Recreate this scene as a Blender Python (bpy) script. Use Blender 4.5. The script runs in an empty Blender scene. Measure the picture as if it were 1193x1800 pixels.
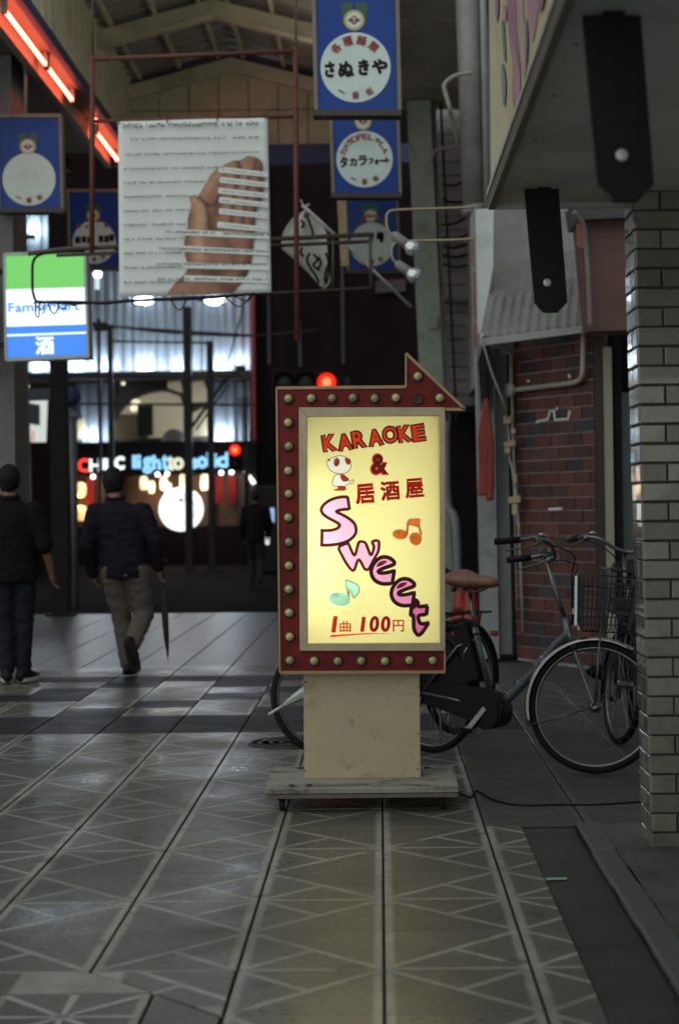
import bpy, math, random
from math import sin, cos, pi, radians
from mathutils import Vector, Matrix, noise
from mathutils.geometry import tessellate_polygon
random.seed(7)
SC = bpy.context.scene
COL = SC.collection
# ---------------------------------------------------------------- camera
F = 2900.0; CX, CY = 667.0, 893.0; EYE = 1.35; ROLL = 0.010
cam_data = bpy.data.cameras.new('camera')
cam = bpy.data.objects.new('camera', cam_data); COL.objects.link(cam)
cam.location = (0, 0, EYE); cam.rotation_euler = (pi/2, ROLL, 0)
cam_data.sensor_fit = 'VERTICAL'; cam_data.sensor_width = 24; cam_data.sensor_height = 36
cam_data.lens = 36*F/1800
cam_data.shift_x = (596.5-CX)/1800; cam_data.shift_y = (CY-900)/1800
cam_data.clip_start = .1; cam_data.clip_end = 300
cam_data.dof.use_dof = True; cam_data.dof.focus_distance = 7.5; cam_data.dof.aperture_fstop = 2.6
SC.camera = cam
# ---------------------------------------------------------------- night sky, soft arcade light, exposure
wd = bpy.data.worlds.new('World'); SC.world = wd; wd.use_nodes = True
wn = wd.node_tree; bg = wn.nodes['Background']
sky = wn.nodes.new('ShaderNodeTexSky'); sky.sky_type = 'NISHITA'; sky.sun_disc = False
sky.sun_elevation = radians(50); sky.sun_rotation = radians(200)
# dim sky plus the even glow of a lit shopping street
gl_ = wn.nodes.new('ShaderNodeVectorMath'); gl_.operation = 'MULTIPLY_ADD'
gl_.inputs[1].default_value = (.010, .010, .010); gl_.inputs[2].default_value = (.195, .214, .222)
wn.links.new(sky.outputs[0], gl_.inputs[0]); wn.links.new(gl_.outputs[0], bg.inputs[0]); bg.inputs[1].default_value = 1.0
sl = bpy.data.lights.new('sun', 'SUN'); sl.energy = 1.25; sl.angle = radians(105); sl.color = (.94, 1.0, .93)
so = bpy.data.objects.new('sun', sl); COL.objects.link(so)
so.rotation_euler = Vector((.62, .88, -.74)).to_track_quat('-Z', 'Y').to_euler()
SC.view_settings.view_transform = 'Standard'; SC.view_settings.look = 'None'
SC.view_settings.exposure = .2; SC.view_settings.gamma = 1; SC.view_settings.use_curve_mapping = False
SC.cycles.max_bounces = 6; SC.cycles.diffuse_bounces = 3; SC.cycles.glossy_bounces = 3
SC.cycles.transmission_bounces = 4; SC.cycles.sample_clamp_indirect = 4
SC.cycles.caustics_reflective = False; SC.cycles.caustics_refractive = False

def W(px, py, Y):
    """the place at distance Y that lies in the direction of a photo pixel"""
    dx, dy = px-CX, py-CY; c, s = cos(ROLL), sin(ROLL)
    a = dx*c-dy*s; b = dx*s+dy*c
    return Vector((a*Y/F, Y, EYE-b*Y/F))
def G(px, py):
    dx, dy = px-CX, py-CY
    b = dx*sin(ROLL)+dy*cos(ROLL)
    return W(px, py, EYE*F/b)
def onplane(px, py, p0, n):
    o = Vector((0, 0, EYE)); d = W(px, py, 1.0)-o
    t = (Vector(p0)-o).dot(n)/d.dot(n)
    return o+d*t
# ---------------------------------------------------------------- materials
def _n(nt, t, **k):
    n = nt.nodes.new(t)
    for a, b in k.items(): setattr(n, a, b)
    return n
def lk(nt, a, b):
    if isinstance(a, (int, float)): b.default_value = a
    elif isinstance(a, tuple): b.default_value = a if len(a) != 3 else (*a, 1)
    else: nt.links.new(a, b)
def mth(nt, op, a, b=0.0, c=0.0):
    n = _n(nt, 'ShaderNodeMath', operation=op)
    lk(nt, a, n.inputs[0]); lk(nt, b, n.inputs[1]); lk(nt, c, n.inputs[2])
    return n.outputs[0]
def mixc(nt, f, a, b, mode='MIX'):
    n = _n(nt, 'ShaderNodeMix', data_type='RGBA', blend_type=mode)
    lk(nt, f, n.inputs[0]); lk(nt, a, n.inputs[6]); lk(nt, b, n.inputs[7])
    return n.outputs[2]
def ramp(nt, f, a, b, lo=0.0, hi=1.0):
    n = _n(nt, 'ShaderNodeMapRange'); n.clamp = True
    lk(nt, f, n.inputs[0]); n.inputs[1].default_value = a; n.inputs[2].default_value = b
    n.inputs[3].default_value = lo; n.inputs[4].default_value = hi
    return n.outputs[0]
def tex(nt, scale, detail=5, rough=.6, src=None, dist=0.0):
    n = _n(nt, 'ShaderNodeTexNoise'); n.inputs['Scale'].default_value = scale
    n.inputs['Detail'].default_value = detail; n.inputs['Roughness'].default_value = rough
    n.inputs['Distortion'].default_value = dist
    if src is None:
        src = _n(nt, 'ShaderNodeNewGeometry').outputs['Position']
    nt.links.new(src, n.inputs['Vector'])
    return n.outputs['Fac']
MATS = {}
def mat(name, col, rough=.6, metal=0., var=.25, vs=5., bump=.06, bs=70., dirt=None, ds=3., da=.6, dt=(.5, .68), spec=.5, rnd=0., stretch=None, coat=0.):
    """painted/real surface: base colour broken up by noise, stains, uneven gloss and fine relief"""
    if name in MATS: return MATS[name]
    m = bpy.data.materials.new(name); m.use_nodes = True; nt = m.node_tree
    p = nt.nodes['Principled BSDF']
    src = _n(nt, 'ShaderNodeNewGeometry').outputs['Position']
    if stretch:
        mp = _n(nt, 'ShaderNodeMapping'); mp.inputs['Scale'].default_value = stretch
        nt.links.new(src, mp.inputs['Vector']); src = mp.outputs[0]
    a = tex(nt, vs, 6, .65, src); b = tex(nt, vs*7.3, 4, .7, src)
    f = mth(nt, 'MULTIPLY_ADD', b, .4, mth(nt, 'MULTIPLY', a, .6))
    f = ramp(nt, f, .3, .7)
    dk = tuple(c*(1-var) for c in col); lt = tuple(min(1, c*(1+var*.7)) for c in col)
    c = mixc(nt, f, dk, lt)
    if rnd:
        oi = _n(nt, 'ShaderNodeObjectInfo').outputs['Random']
        c = mixc(nt, 1.0, c, mixc(nt, oi, (1-rnd,)*3, (1+rnd,)*3), 'MULTIPLY')
    if dirt:
        d = ramp(nt, tex(nt, ds, 7, .7, src, .4), dt[0], dt[1])
        c = mixc(nt, mth(nt, 'MULTIPLY', d, da), c, dirt)
    lk(nt, c, p.inputs['Base Color'])
    p.inputs['Metallic'].default_value = metal
    p.inputs['Specular IOR Level'].default_value = spec if max(col) > .03 else min(spec, .12)
    p.inputs['Coat Weight'].default_value = coat
    lk(nt, ramp(nt, b, .25, .75, max(.03, rough-.1), min(1, rough+.12)), p.inputs['Roughness'])
    if bump:
        bn = _n(nt, 'ShaderNodeBump'); bn.inputs['Strength'].default_value = min(1, bump*3); bn.inputs['Distance'].default_value = .004
        lk(nt, tex(nt, bs, 4, .6, src), bn.inputs['Height']); nt.links.new(bn.outputs[0], p.inputs['Normal'])
    MATS[name] = m
    return m
def glow(name, col, s):
    if name in MATS: return MATS[name]
    m = bpy.data.materials.new(name); m.use_nodes = True; nt = m.node_tree
    p = nt.nodes['Principled BSDF']; p.inputs['Base Color'].default_value = (*[min(.8, c) for c in col], 1)
    p.inputs['Emission Color'].default_value = (*col, 1); p.inputs['Emission Strength'].default_value = s
    p.inputs['Roughness'].default_value = .35
    MATS[name] = m
    return m
def film(name, col, front=.25):
    """translucent coloured film or acrylic, lit from whatever is behind it"""
    if name in MATS: return MATS[name]
    m = bpy.data.materials.new(name); m.use_nodes = True; nt = m.node_tree
    nt.nodes.remove(nt.nodes['Principled BSDF']); out = nt.nodes['Material Output']
    t = _n(nt, 'ShaderNodeBsdfTranslucent'); t.inputs[0].default_value = (*col, 1)
    d = _n(nt, 'ShaderNodeBsdfPrincipled'); d.inputs['Base Color'].default_value = (*[c*.7 for c in col], 1); d.inputs['Roughness'].default_value = .3
    x = _n(nt, 'ShaderNodeMixShader'); x.inputs[0].default_value = front
    nt.links.new(t.outputs[0], x.inputs[1]); nt.links.new(d.outputs[0], x.inputs[2]); nt.links.new(x.outputs[0], out.inputs[0])
    MATS[name] = m
    return m
# ---------------------------------------------------------------- mesh helpers
class MB:
    def __init__(s): s.v = []; s.f = []; s.m = []; s.s = []
    def add(s, vs, fs, mi=0, sm=False):
        o = len(s.v); s.v += [Vector(p) for p in vs]
        for f in fs: s.f.append([i+o for i in f]); s.m.append(mi); s.s.append(sm)
        return s
    def box(s, c, d, R=None, mi=0):
        c = Vector(c); vs = []
        for x in (-.5, .5):
            for y in (-.5, .5):
                for z in (-.5, .5):
                    p = Vector((x*d[0], y*d[1], z*d[2])); vs.append(c+(R@p if R else p))
        return s.add(vs, [(0,1,3,2),(4,6,7,5),(0,4,5,1),(2,3,7,6),(0,2,6,4),(1,5,7,3)], mi)
    def bb(s, lo, hi, mi=0):
        return s.box([(a+b)/2 for a, b in zip(lo, hi)], [abs(b-a) for a, b in zip(lo, hi)], None, mi)
    def bar(s, a, b, w, h=None, mi=0, up=(0, 0, 1)):
        a, b = Vector(a), Vector(b); d = b-a; L = d.length
        if L < 1e-6: return s
        y = d/L; u = Vector(up)
        if abs(y.dot(u)) > .97: u = Vector((0, 1, 0)) if abs(y.y) < .9 else Vector((1, 0, 0))
        x = y.cross(u).normalized(); z = x.cross(y)
        R = Matrix((x, y, z)).transposed()
        return s.box((a+b)/2, (w, L, h or w), R, mi)
    def tube(s, pts, r, n=8, closed=False, mi=0, flat=None):
        pts = [Vector(p) for p in pts]; N = len(pts)
        rs = r if isinstance(r, (list, tuple)) else [r]*N
        if N < 2: return s
        tang = []
        for i in range(N):
            a = pts[i-1] if (i or closed) else pts[0]; b = pts[(i+1) % N] if (i < N-1 or closed) else pts[-1]
            t = (b-a); tang.append(t.normalized() if t.length > 1e-9 else Vector((0, 0, 1)))
        t = tang[0]; u = Vector((0, 1, 0)) if flat else (Vector((0, 0, 1)) if abs(t.z) < .9 else Vector((1, 0, 0)))
        x = t.cross(u).normalized(); rings = []
        for i in range(N):
            t = tang[i]
            if flat: y = Vector((0, 1, 0)); x = t.cross(y).normalized()
            else:
                x = (x-t*x.dot(t))
                x = x.normalized() if x.length > 1e-6 else t.orthogonal().normalized()
                y = t.cross(x)
            rings.append([pts[i]+(x*cos(2*pi*k/n)+y*sin(2*pi*k/n)*(flat or 1))*rs[i] for k in range(n)])
        vs = [p for r_ in rings for p in r_]; fs = []
        for i in range(N if closed else N-1):
            j = (i+1) % N
            for k in range(n):
                l = (k+1) % n; fs.append((i*n+k, j*n+k, j*n+l, i*n+l))
        s.add(vs, fs, mi, n > 4)
        if not closed:
            o = len(s.v)-N*n
            s.f.append([o+k for k in range(n)]); s.m.append(mi); s.s.append(False)
            s.f.append([o+(N-1)*n+k for k in range(n)][::-1]); s.m.append(mi); s.s.append(False)
        return s
    def lathe(s, prof, c=(0, 0, 0), n=20, R=None, mi=0):
        c = Vector(c); vs = []; fs = []
        for r, z in prof:
            for k in range(n):
                p = Vector((r*cos(2*pi*k/n), r*sin(2*pi*k/n), z)); vs.append(c+(R@p if R else p))
        for i in range(len(prof)-1):
            for k in range(n):
                l = (k+1) % n; fs.append((i*n+k, i*n+l, (i+1)*n+l, (i+1)*n+k))
        s.add(vs, fs, mi, True)
        o = len(s.v)-len(vs)
        if prof[0][0] > 1e-5: s.f.append([o+k for k in range(n)][::-1]); s.m.append(mi); s.s.append(False)
        if prof[-1][0] > 1e-5: s.f.append([o+(len(prof)-1)*n+k for k in range(n)]); s.m.append(mi); s.s.append(False)
        return s
    def ell(s, c, r, nu=14, nv=8, R=None, mi=0):
        prof = [(max(1e-4, sin(pi*i/nv)), -cos(pi*i/nv)) for i in range(nv+1)]
        S = Matrix.Diagonal(Vector(r)); return s.lathe(prof, c, nu, (R@S) if R else S, mi)
    def prism(s, poly, y0, y1, mi=0, side=None):
        """polygon [(x,z)] in the X-Z plane, extruded along Y"""
        N = len(poly); vs = [Vector((x, y0, z)) for x, z in poly]+[Vector((x, y1, z)) for x, z in poly]
        tr = tessellate_polygon([[Vector((x, z, 0)) for x, z in poly]])
        fs = [tuple(t) for t in tr]+[tuple(i+N for i in reversed(t)) for t in tr]
        s.add(vs, fs, mi)
        o = len(s.v)-2*N
        for i in range(N):
            j = (i+1) % N; s.f.append([o+i, o+j, o+N+j, o+N+i]); s.m.append(mi if side is None else side); s.s.append(False)
        return s
    def xf(s, M):
        s.v = [M@p for p in s.v]; return s
    def mesh(s, name, mats):
        me = bpy.data.meshes.new(name); me.from_pydata([tuple(p) for p in s.v], [], s.f)
        for m in (mats if isinstance(mats, (list, tuple)) else [mats]): me.materials.append(m)
        me.polygons.foreach_set('material_index', s.m); me.polygons.foreach_set('use_smooth', s.s)
        me.update()
        return me
    def build(s, name, mats, parent=None, loc=None, bevel=0., local=False, seg=2, fix=False):
        off = Vector((0, 0, 0))
        if parent is not None and not local: off = wloc(parent)
        elif loc is not None: off = Vector(loc)
        if off.length: s.v = [p-off for p in s.v]
        me = s.mesh(name, mats)
        if fix:
            import bmesh
            b = bmesh.new(); b.from_mesh(me); bmesh.ops.recalc_face_normals(b, faces=b.faces); b.to_mesh(me); b.free()
        o = bpy.data.objects.new(name, me); COL.objects.link(o)
        if parent is not None: o.parent = parent
        elif loc is not None: o.location = off
        if bevel:
            b = o.modifiers.new('bevel', 'BEVEL'); b.width = bevel; b.segments = seg; b.limit_method = 'ANGLE'; b.angle_limit = radians(40)
        return o
def wloc(o):
    p = Vector((0, 0, 0))
    while o is not None: p = p+o.location; o = o.parent
    return p
def tag(o, label=None, cat=None, group=None, kind=None):
    if label: o['label'] = label
    if cat: o['category'] = cat
    if group: o['group'] = group
    if kind: o['kind'] = kind
    return o
def thing(name, label, cat, loc=(0, 0, 0), group=None):
    o = bpy.data.objects.new(name, None); o.empty_display_size = .1; COL.objects.link(o); o.location = loc
    return tag(o, label, cat, group)
def inst(me, name, loc, parent=None, rot=None):
    o = bpy.data.objects.new(name, me); COL.objects.link(o)
    o.location = Vector(loc)-(wloc(parent) if parent is not None else Vector((0, 0, 0)))
    if rot is not None: o.rotation_euler = rot
    if parent is not None: o.parent = parent
    return o
def smooth_path(pts, k=6, closed=False):
    pts = [Vector(p) for p in pts]; N = len(pts); out = []
    for i in range(N if closed else N-1):
        g = lambda j: pts[j % N] if closed else pts[max(0, min(N-1, j))]
        a, b, c, d = g(i-1), g(i), g(i+1), g(i+2)
        for t in range(k):
            u = t/k
            out.append(.5*((2*b)+(c-a)*u+(2*a-5*b+4*c-d)*u*u+(3*b-a-3*c+d)*u**3))
    if not closed: out.append(pts[-1])
    return out
def scan_rows(polys_in, polys_out, y, hh):
    """fill outlines that lie in an X-Z plane with thin level strips; polys_out are cut away"""
    def spans(p_, zm):
        xs = []
        for q0, q1 in zip(p_, p_[1:]+p_[:1]):
            if (q0.z > zm) != (q1.z > zm): xs.append(q0.x+(q1.x-q0.x)*(zm-q0.z)/(q1.z-q0.z))
        xs.sort(); return [(xs[k], xs[k+1]) for k in range(0, len(xs)-1, 2)]
    mb = MB(); zs = [v.z for p_ in polys_in for v in p_]; z0, z1 = min(zs), max(zs); n = max(2, int((z1-z0)/hh)); hh = (z1-z0)/n
    for r in range(n):
        za = z0+hh*r; zm = za+hh/2; cuts = sorted(s for p_ in polys_out for s in spans(p_, zm))
        for p_ in polys_in:
            for x, xe in spans(p_, zm):
                for u0, u1 in cuts+[(xe, xe)]:
                    u0 = min(u0, xe)
                    if u0 > x+1e-5: mb.add([(x, y, za), (u0, y, za), (u0, y, za+hh), (x, y, za+hh)], [(0, 1, 2, 3)])
                    x = max(x, u1)
    return mb
_dg = None
def text_mesh(s, offset=0., shear=0., spacing=1.):
    c = bpy.data.curves.new('lettering', 'FONT'); c.body = s; c.offset = offset; c.shear = shear; c.space_character = spacing
    c.resolution_u = 3
    o = bpy.data.objects.new('lettering', c); COL.objects.link(o)
    dg = bpy.context.evaluated_depsgraph_get(); dg.update()
    me = bpy.data.meshes.new_from_object(o.evaluated_get(dg))
    bpy.data.objects.remove(o); bpy.data.curves.remove(c)
    return me
def letters(s, c, w, h, Y, m, parent, rot=0., offset=0., shear=0., name='lettering', lift=.002, stretch=True, bold=0., edge=None, ew=0.):
    """flat lettering centred on pixel c, w x h photo pixels, on the plane at distance Y; bold fattens the strokes, edge outlines them"""
    me = text_mesh(s, offset, shear)
    co = [v.co.copy() for v in me.vertices]
    if not co: return None
    x0, x1 = min(v.x for v in co), max(v.x for v in co); y0, y1 = min(v.y for v in co), max(v.y for v in co)
    k = Y/F; sx = w*k/max(1e-6, x1-x0); sy = h*k/max(1e-6, y1-y0)
    if not stretch: sx = sy = min(sx, sy)
    ctr = W(c[0], c[1], Y)
    cr, sr = cos(rot), sin(rot); P = []
    for p in co:
        a = (p.x-(x0+x1)/2)*sx; b = (p.y-(y0+y1)/2)*sy
        P.append(Vector((ctr.x+a*cr-b*sr, Y-lift, ctr.z+a*sr+b*cr)))
    mb = MB().add(P, [list(f.vertices) for f in me.polygons])
    if bold or edge:
        cnt = {}
        for f in me.polygons:
            vs = list(f.vertices)
            for i in range(len(vs)):
                e = (vs[i], vs[(i+1) % len(vs)]); cnt[e] = 1
        nxt = {a: b for (a, b) in cnt if (b, a) not in cnt}
        while nxt:
            st, cur = nxt.popitem(); lp = [st]
            while cur != st and cur in nxt: lp.append(cur); cur = nxt.pop(cur)
            if len(lp) < 3: continue
            lp = [P[i] for i in lp]
            q = [lp[0]]
            for v in lp[1:]:
                if (v-q[-1]).length > .15*k: q.append(v)
            if len(q) < 3: continue
            if bold: mb.tube([v+Vector((0, -.0003, 0)) for v in q], bold*k, 6, True, flat=.01)
            if edge: mb.tube([v+Vector((0, -.0009, 0)) for v in q], (ew or 1)*k, 6, True, mi=1, flat=.01)
    bpy.data.meshes.remove(me)
    return mb.build(name, [m]+([edge] if edge else []), parent)
def disc_poly(c, rx, rz=None, n=32, a0=0, a1=2*pi):
    rz = rz or rx
    full = abs(a1-a0-2*pi) < 1e-6
    return [(c[0]+rx*cos(a0+(a1-a0)*k/(n if full else n-1)), c[1]+rz*sin(a0+(a1-a0)*k/(n if full else n-1))) for k in range(n)]
def fuse(mb, name, m, voxel, parent=None, off=(0, 0, 0), wr=0., ws=9., smooth=6, seed=0):
    """melt overlapping limbs into ONE continuous skin"""
    me = mb.mesh(name, m); o = bpy.data.objects.new(name, me); COL.objects.link(o)
    r = o.modifiers.new('r', 'REMESH'); r.mode = 'VOXEL'; r.voxel_size = voxel; r.use_smooth_shade = True
    s = o.modifiers.new('s', 'SMOOTH'); s.iterations = smooth; s.factor = .5
    dg = bpy.context.evaluated_depsgraph_get(); dg.update()
    m2 = bpy.data.meshes.new_from_object(o.evaluated_get(dg)); o.modifiers.clear(); o.data = m2
    m2.name = name
    if not m2.materials: m2.materials.append(m)
    ns = [v.normal.copy() for v in m2.vertices]
    for v, nn in zip(m2.vertices, ns):
        p = v.co
        if wr:
            q = Vector((p.x*ws, p.y*ws, p.z*ws*1.6+seed))
            f = 1-abs(noise.noise(q))*2; g = noise.noise(q*2.3)
            v.co = p+nn*(wr*(f*.7+g*.4))
    for p in m2.polygons: p.use_smooth = True
    if parent is not None: o.parent = parent
    o.location = off
    return o
# ================================================================ SETTING: floor
def tile_material(name, base, line, rough, dark=False):
    m = bpy.data.materials.new(name); m.use_nodes = True; nt = m.node_tree; p = nt.nodes['Principled BSDF']
    uv = _n(nt, 'ShaderNodeTexCoord').outputs['UV']; sp = _n(nt, 'ShaderNodeSeparateXYZ'); nt.links.new(uv, sp.inputs[0])
    u, v = sp.outputs[0], sp.outputs[1]
    pos = _n(nt, 'ShaderNodeNewGeometry').outputs['Position']
    A = lambda x: mth(nt, 'ABSOLUTE', x)
    lt = lambda x, w: ramp(nt, x, w*.75, w*1.2, 1, 0)
    mx = lambda a, b: mth(nt, 'MAXIMUM', a, b)
    edge = mth(nt, 'MINIMUM', u, mth(nt, 'SUBTRACT', 1.0, u))
    L = lt(edge, .072)
    d1 = A(mth(nt, 'MULTIPLY', mth(nt, 'SUBTRACT', mth(nt, 'ADD', u, v), 1.0), .707)); L = mx(L, lt(d1, .028))
    d2 = A(mth(nt, 'MULTIPLY', mth(nt, 'SUBTRACT', u, v), .707)); half = ramp(nt, u, .5, .53, 1, 0)
    L = mx(L, mth(nt, 'MULTIPLY', lt(d2, .028), half))
    L = mx(L, mth(nt, 'MULTIPLY', lt(v, .035), .6))
    n1 = tex(nt, 1.3, 6, .6, pos); n2 = tex(nt, 9, 6, .7, pos); n3 = tex(nt, 110, 4, .8, pos); n4 = tex(nt, 38, 4, .7, pos)
    wear = ramp(nt, n2, .3, .6, .5, 1.0)
    oi = _n(nt, 'ShaderNodeObjectInfo').outputs['Random']
    c = mixc(nt, mth(nt, 'MULTIPLY', L, wear), base, line)
    c = mixc(nt, 1.0, c, mixc(nt, oi, (.84,)*3, (1.13,)*3), 'MULTIPLY')
    c = mixc(nt, ramp(nt, n3, .36, .64, 0, .8), c, mixc(nt, .45, c, (.02, .02, .02)))
    c = mixc(nt, ramp(nt, n1, .45, .7, 0, .45), c, tuple(x*.55 for x in base))
    spot = ramp(nt, tex(nt, 6.5, 2, .4, pos), .665, .70); c = mixc(nt, mth(nt, 'MULTIPLY', spot, .55), c, (.035, .033, .03))
    lk(nt, c, p.inputs['Base Color'])
    r = mth(nt, 'ADD', ramp(nt, n1, .35, .65, rough-.1, rough+.1), ramp(nt, n4, .3, .7, -.07, .10))
    r = mth(nt, 'MULTIPLY', r, ramp(nt, tex(nt, 1.1, 5, .65, pos, .8), .52, .70, 1.0, .66)); lk(nt, r, p.inputs['Roughness']); p.inputs['Specular IOR Level'].default_value = .5
    b = _n(nt, 'ShaderNodeBump'); b.inputs['Strength'].default_value = .35; b.inputs['Distance'].default_value = .0015
    lk(nt, mth(nt, 'ADD', mth(nt, 'MULTIPLY', n3, .5), n4), b.inputs['Height'])
    nt.links.new(b.outputs[0], p.inputs['Normal'])
    return m
M_TILE = tile_material('paving_tile', (.118, .110, .092), (.38, .365, .31), .38)
M_TWORN = tile_material('paving_tile_worn', (.066, .064, .058), (.10, .097, .086), .44)
M_TDARK = tile_material('paving_tile_dark', (.012, .012, .017), (.02, .02, .026), .55)
M_JOINT = mat('joint_dirt', (.018, .016, .014), .8)
M_ASPH = mat('wet_asphalt', (.050, .048, .043), .6, var=.4, vs=3, bump=.3, bs=160, dirt=(.025, .024, .023), ds=2.6, da=.7, spec=.3)
M_CONC = mat('rough_concrete', (.085, .08, .074), .6, var=.45, vs=4, bump=.35, bs=90, dirt=(.03, .028, .026), ds=3.5, da=.8)
M_KERB = mat('kerb_stone', (.085, .087, .086), .5, var=.3, vs=6, bump=.2, bs=120, dirt=(.05, .05, .05), ds=6)

floor = MB().bb((-9, 2.4, -.10), (.585, 21.6, -.009)).build('pavement', M_JOINT); tag(floor, kind='structure')
TW = .43; XR = .0; Y0 = 4.40
def tile_mesh(w, d, fu, fv, m, poly=None):
    """one paving tile, bevelled, with its own pattern coordinates"""
    b = .003; t = .010
    pl = poly or [(-w/2, -d/2), (w/2, -d/2), (w/2, d/2), (-w/2, d/2)]
    n = len(pl); cx = sum(p[0] for p in pl)/n; cy = sum(p[1] for p in pl)/n
    def ins(p, k): 
        dx, dy = p[0]-cx, p[1]-cy; L = math.hypot(dx, dy); return (p[0]-dx/L*k, p[1]-dy/L*k)
    top = [ins(p, b*1.6) for p in pl]
    vs = [(x, y, 0) for x, y in top]+[(x, y, -b) for x, y in pl]+[(x, y, -t) for x, y in pl]
    fs = [list(range(n))]
    for k in range(2):
        for i in range(n):
            j = (i+1) % n; fs.append([(k+1)*n+i, (k+1)*n+j, k*n+j, k*n+i])
    me = bpy.data.meshes.new('floor_tile'); me.from_pydata(vs, [], fs); me.materials.append(m)
    uvl = me.uv_layers.new(name='UVMap')
    for l in me.loops:
        x, y, z = me.vertices[l.vertex_index].co
        u = x/TW+.5; v = y/TW+.5
        uvl.data[l.index].uv = (1-u if fu else u, 1-v if fv else v)
    return me
TM = {}
def tmesh(fu, fv, m):
    k = (fu, fv, m.name)
    if k not in TM: TM[k] = tile_mesh(TW-.008, TW-.0035, fu, fv, m)
    return TM[k]
half_cache = {}
far = []
for j in range(-4, 40):
    y = Y0+TW*(j+.5)
    if y > 21.5: break
    xl = -1.05*y/F*700-.5
    for i in range(-30, 7):
        x = XR+TW*(i+.5)
        if x < xl-TW*1.5: continue
        if i > 1 and not (6.95 < y < 14.2): continue
        if j < 0 and i <= -2: continue
        if j == 0 and i in (-3, -2): continue
        if j == 0 and i < -2: pass
        dark = (9.95 < y < 10.85) or (12.95 < y < 13.6) or (10.85 <= y <= 12.95 and ((i*3+j*5) % 4 == 0 or (i+j*2) % 7 == 0) and i > -9)
        m = M_TDARK if dark and i < 2 else (M_TWORN if i > 1 or (i == 1 and y > 6.95) else M_TILE)
        fu = (i % 2 == 0); fv = (j % 2 == 0)
        if i == 1 and not 6.95 < y < 14.2:      # narrow cut column along the gutter
            w = .585-.43
            k = (fv, m.name)
            if k not in half_cache:
                pl = [(-TW/2+.005, -TW/2+.0025), (-TW/2+w, -TW/2+.0025), (-TW/2+w, TW/2-.0025), (-TW/2+.005, TW/2-.0025)]
                half_cache[k] = tile_mesh(0, 0, fu, fv, m, pl)
            me = half_cache[k]
        else: me = tmesh(fu, fv, m)
        if y < 14.2:
            inst(me, 'floor_tile', (x, y, random.uniform(-.0006, .0006)), floor, (random.uniform(-.0022, .0022), random.uniform(-.0022, .0022), 0))
        else: far.append((x, y, me))
# far rows: still real tiles, joined
FT = MB(); 
for x, y, me in far:
    FT.add([(v.co.x+x, v.co.y+y, v.co.z+random.uniform(-.0008, .0008)) for v in me.vertices], [list(p.vertices) for p in me.polygons], 0)
o = FT.build('floor_tile', mat('paving_far', (.105, .10, .088), .36, var=.3, vs=3, bump=.05), floor); o['kind'] = 'stuff'
# the corner of the star medallion that cuts into the grid (bottom left)
def poly_tile(pl, star=None):
    cx = sum(p[0] for p in pl)/len(pl); cy = sum(p[1] for p in pl)/len(pl)
    if star: cx, cy = star
    me = tile_mesh(0, 0, False, False, M_TILE, [(x-cx, y-cy) for x, y in pl])
    inst(me, 'floor_tile', (cx, cy, 0), floor)
g = .005
poly_tile([(-.86+g*2.2, 4.83-g), (-.43-g, 4.83-g), (-.43-g, 4.40+g*2.2)])
poly_tile([(-1.72, 4.83-g), (-.86-g*.4, 4.83-g), (-.65-g, 4.62+g), (-1.72, 4.62+g)])
poly_tile([(-.645+g, 4.605-g), (-.435-g, 4.395-g), (-.43-g, 3.2), (-.645+g, 3.2)])
for xa in (-1.075, -1.505, -1.935):
    poly_tile([(xa+g, 4.185+g), (xa+.43-g, 4.185+g), (xa+.43-g, 4.615-g), (xa+g, 4.615-g)])
    poly_tile([(xa+g, 3.755+g), (xa+.43-g, 3.755+g), (xa+.43-g, 4.185-g), (xa+g, 4.185-g)])
    poly_tile([(xa+g, 3.2+g), (xa+.43-g, 3.2+g), (xa+.43-g, 3.755-g), (xa+g, 3.755-g)])

st_ = MB()
for k in range(8):
    a = pi/8*2*k; r_ = .20 if k % 2 == 0 else .275
    d0 = Vector((cos(a), sin(a), 0)); s0 = Vector((-sin(a), cos(a), 0))*.013; cc = Vector((-.86, 4.40, .0009))
    st_.add([cc+d0*.02-s0*.6, cc+d0*r_-s0, cc+d0*r_+s0, cc+d0*.02+s0*.6], [(0, 1, 2, 3)])
st_.build('star_inlay', mat('inlay', (.34, .34, .315), .4, var=.3, vs=9), floor)
# gutter strip, raised kerb slab on the right, road behind
tag(MB().bb((.589, 2.4, -.10), (3.6, 6.945, -.006)).build('side_pavement', M_ASPH), kind='structure')
tag(MB().bb((.589, 6.945, -.10), (3.6, 21.6, -.0085)).build('side_pavement', M_JOINT), kind='structure')
tag(MB().bb((-60, 21.6, -.14), (60, 80, -.012)).build('road', mat('street_asphalt', (.008, .006, .007), .9, var=.4, bump=.25, bs=60, spec=.05)), kind='structure')
kerb = MB().bb((.80, 2.4, -.006), (.895, 6.88, .020)).build('kerb', M_JOINT); tag(kerb, kind='structure')
for k in range(8):
    y0_ = 2.4+.56*k; inst(MB().box((0, 0, 0), (.095, .554, .03)).mesh('kerb_stone', M_KERB), 'kerb_stone', (.8475+random.uniform(-.002, .002), y0_+.28, .0205+random.uniform(-.002, .002)), kerb, (0, random.uniform(-.02, .02), random.uniform(-.004, .004))).modifiers.new('b', 'BEVEL').width = .008
sb = MB()
n = 26
for a in range(n):
    for b in range(22):
        pass
vs = []; fs = []
for a in range(41):
    for b in range(25):
        x = .897+2.7*(b/24)**1.6; y = 2.4+(6.88-2.4)*a/40
        vs.append((x, y, .026+.010*noise.noise(Vector((x*5, y*5, 0)))+.006*noise.noise(Vector((x*17, y*17, 3)))))
for a in range(40):
    for b in range(24): fs.append((a*25+b, a*25+b+1, (a+1)*25+b+1, (a+1)*25+b))
sb.add(vs, fs, 0, True)
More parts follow.
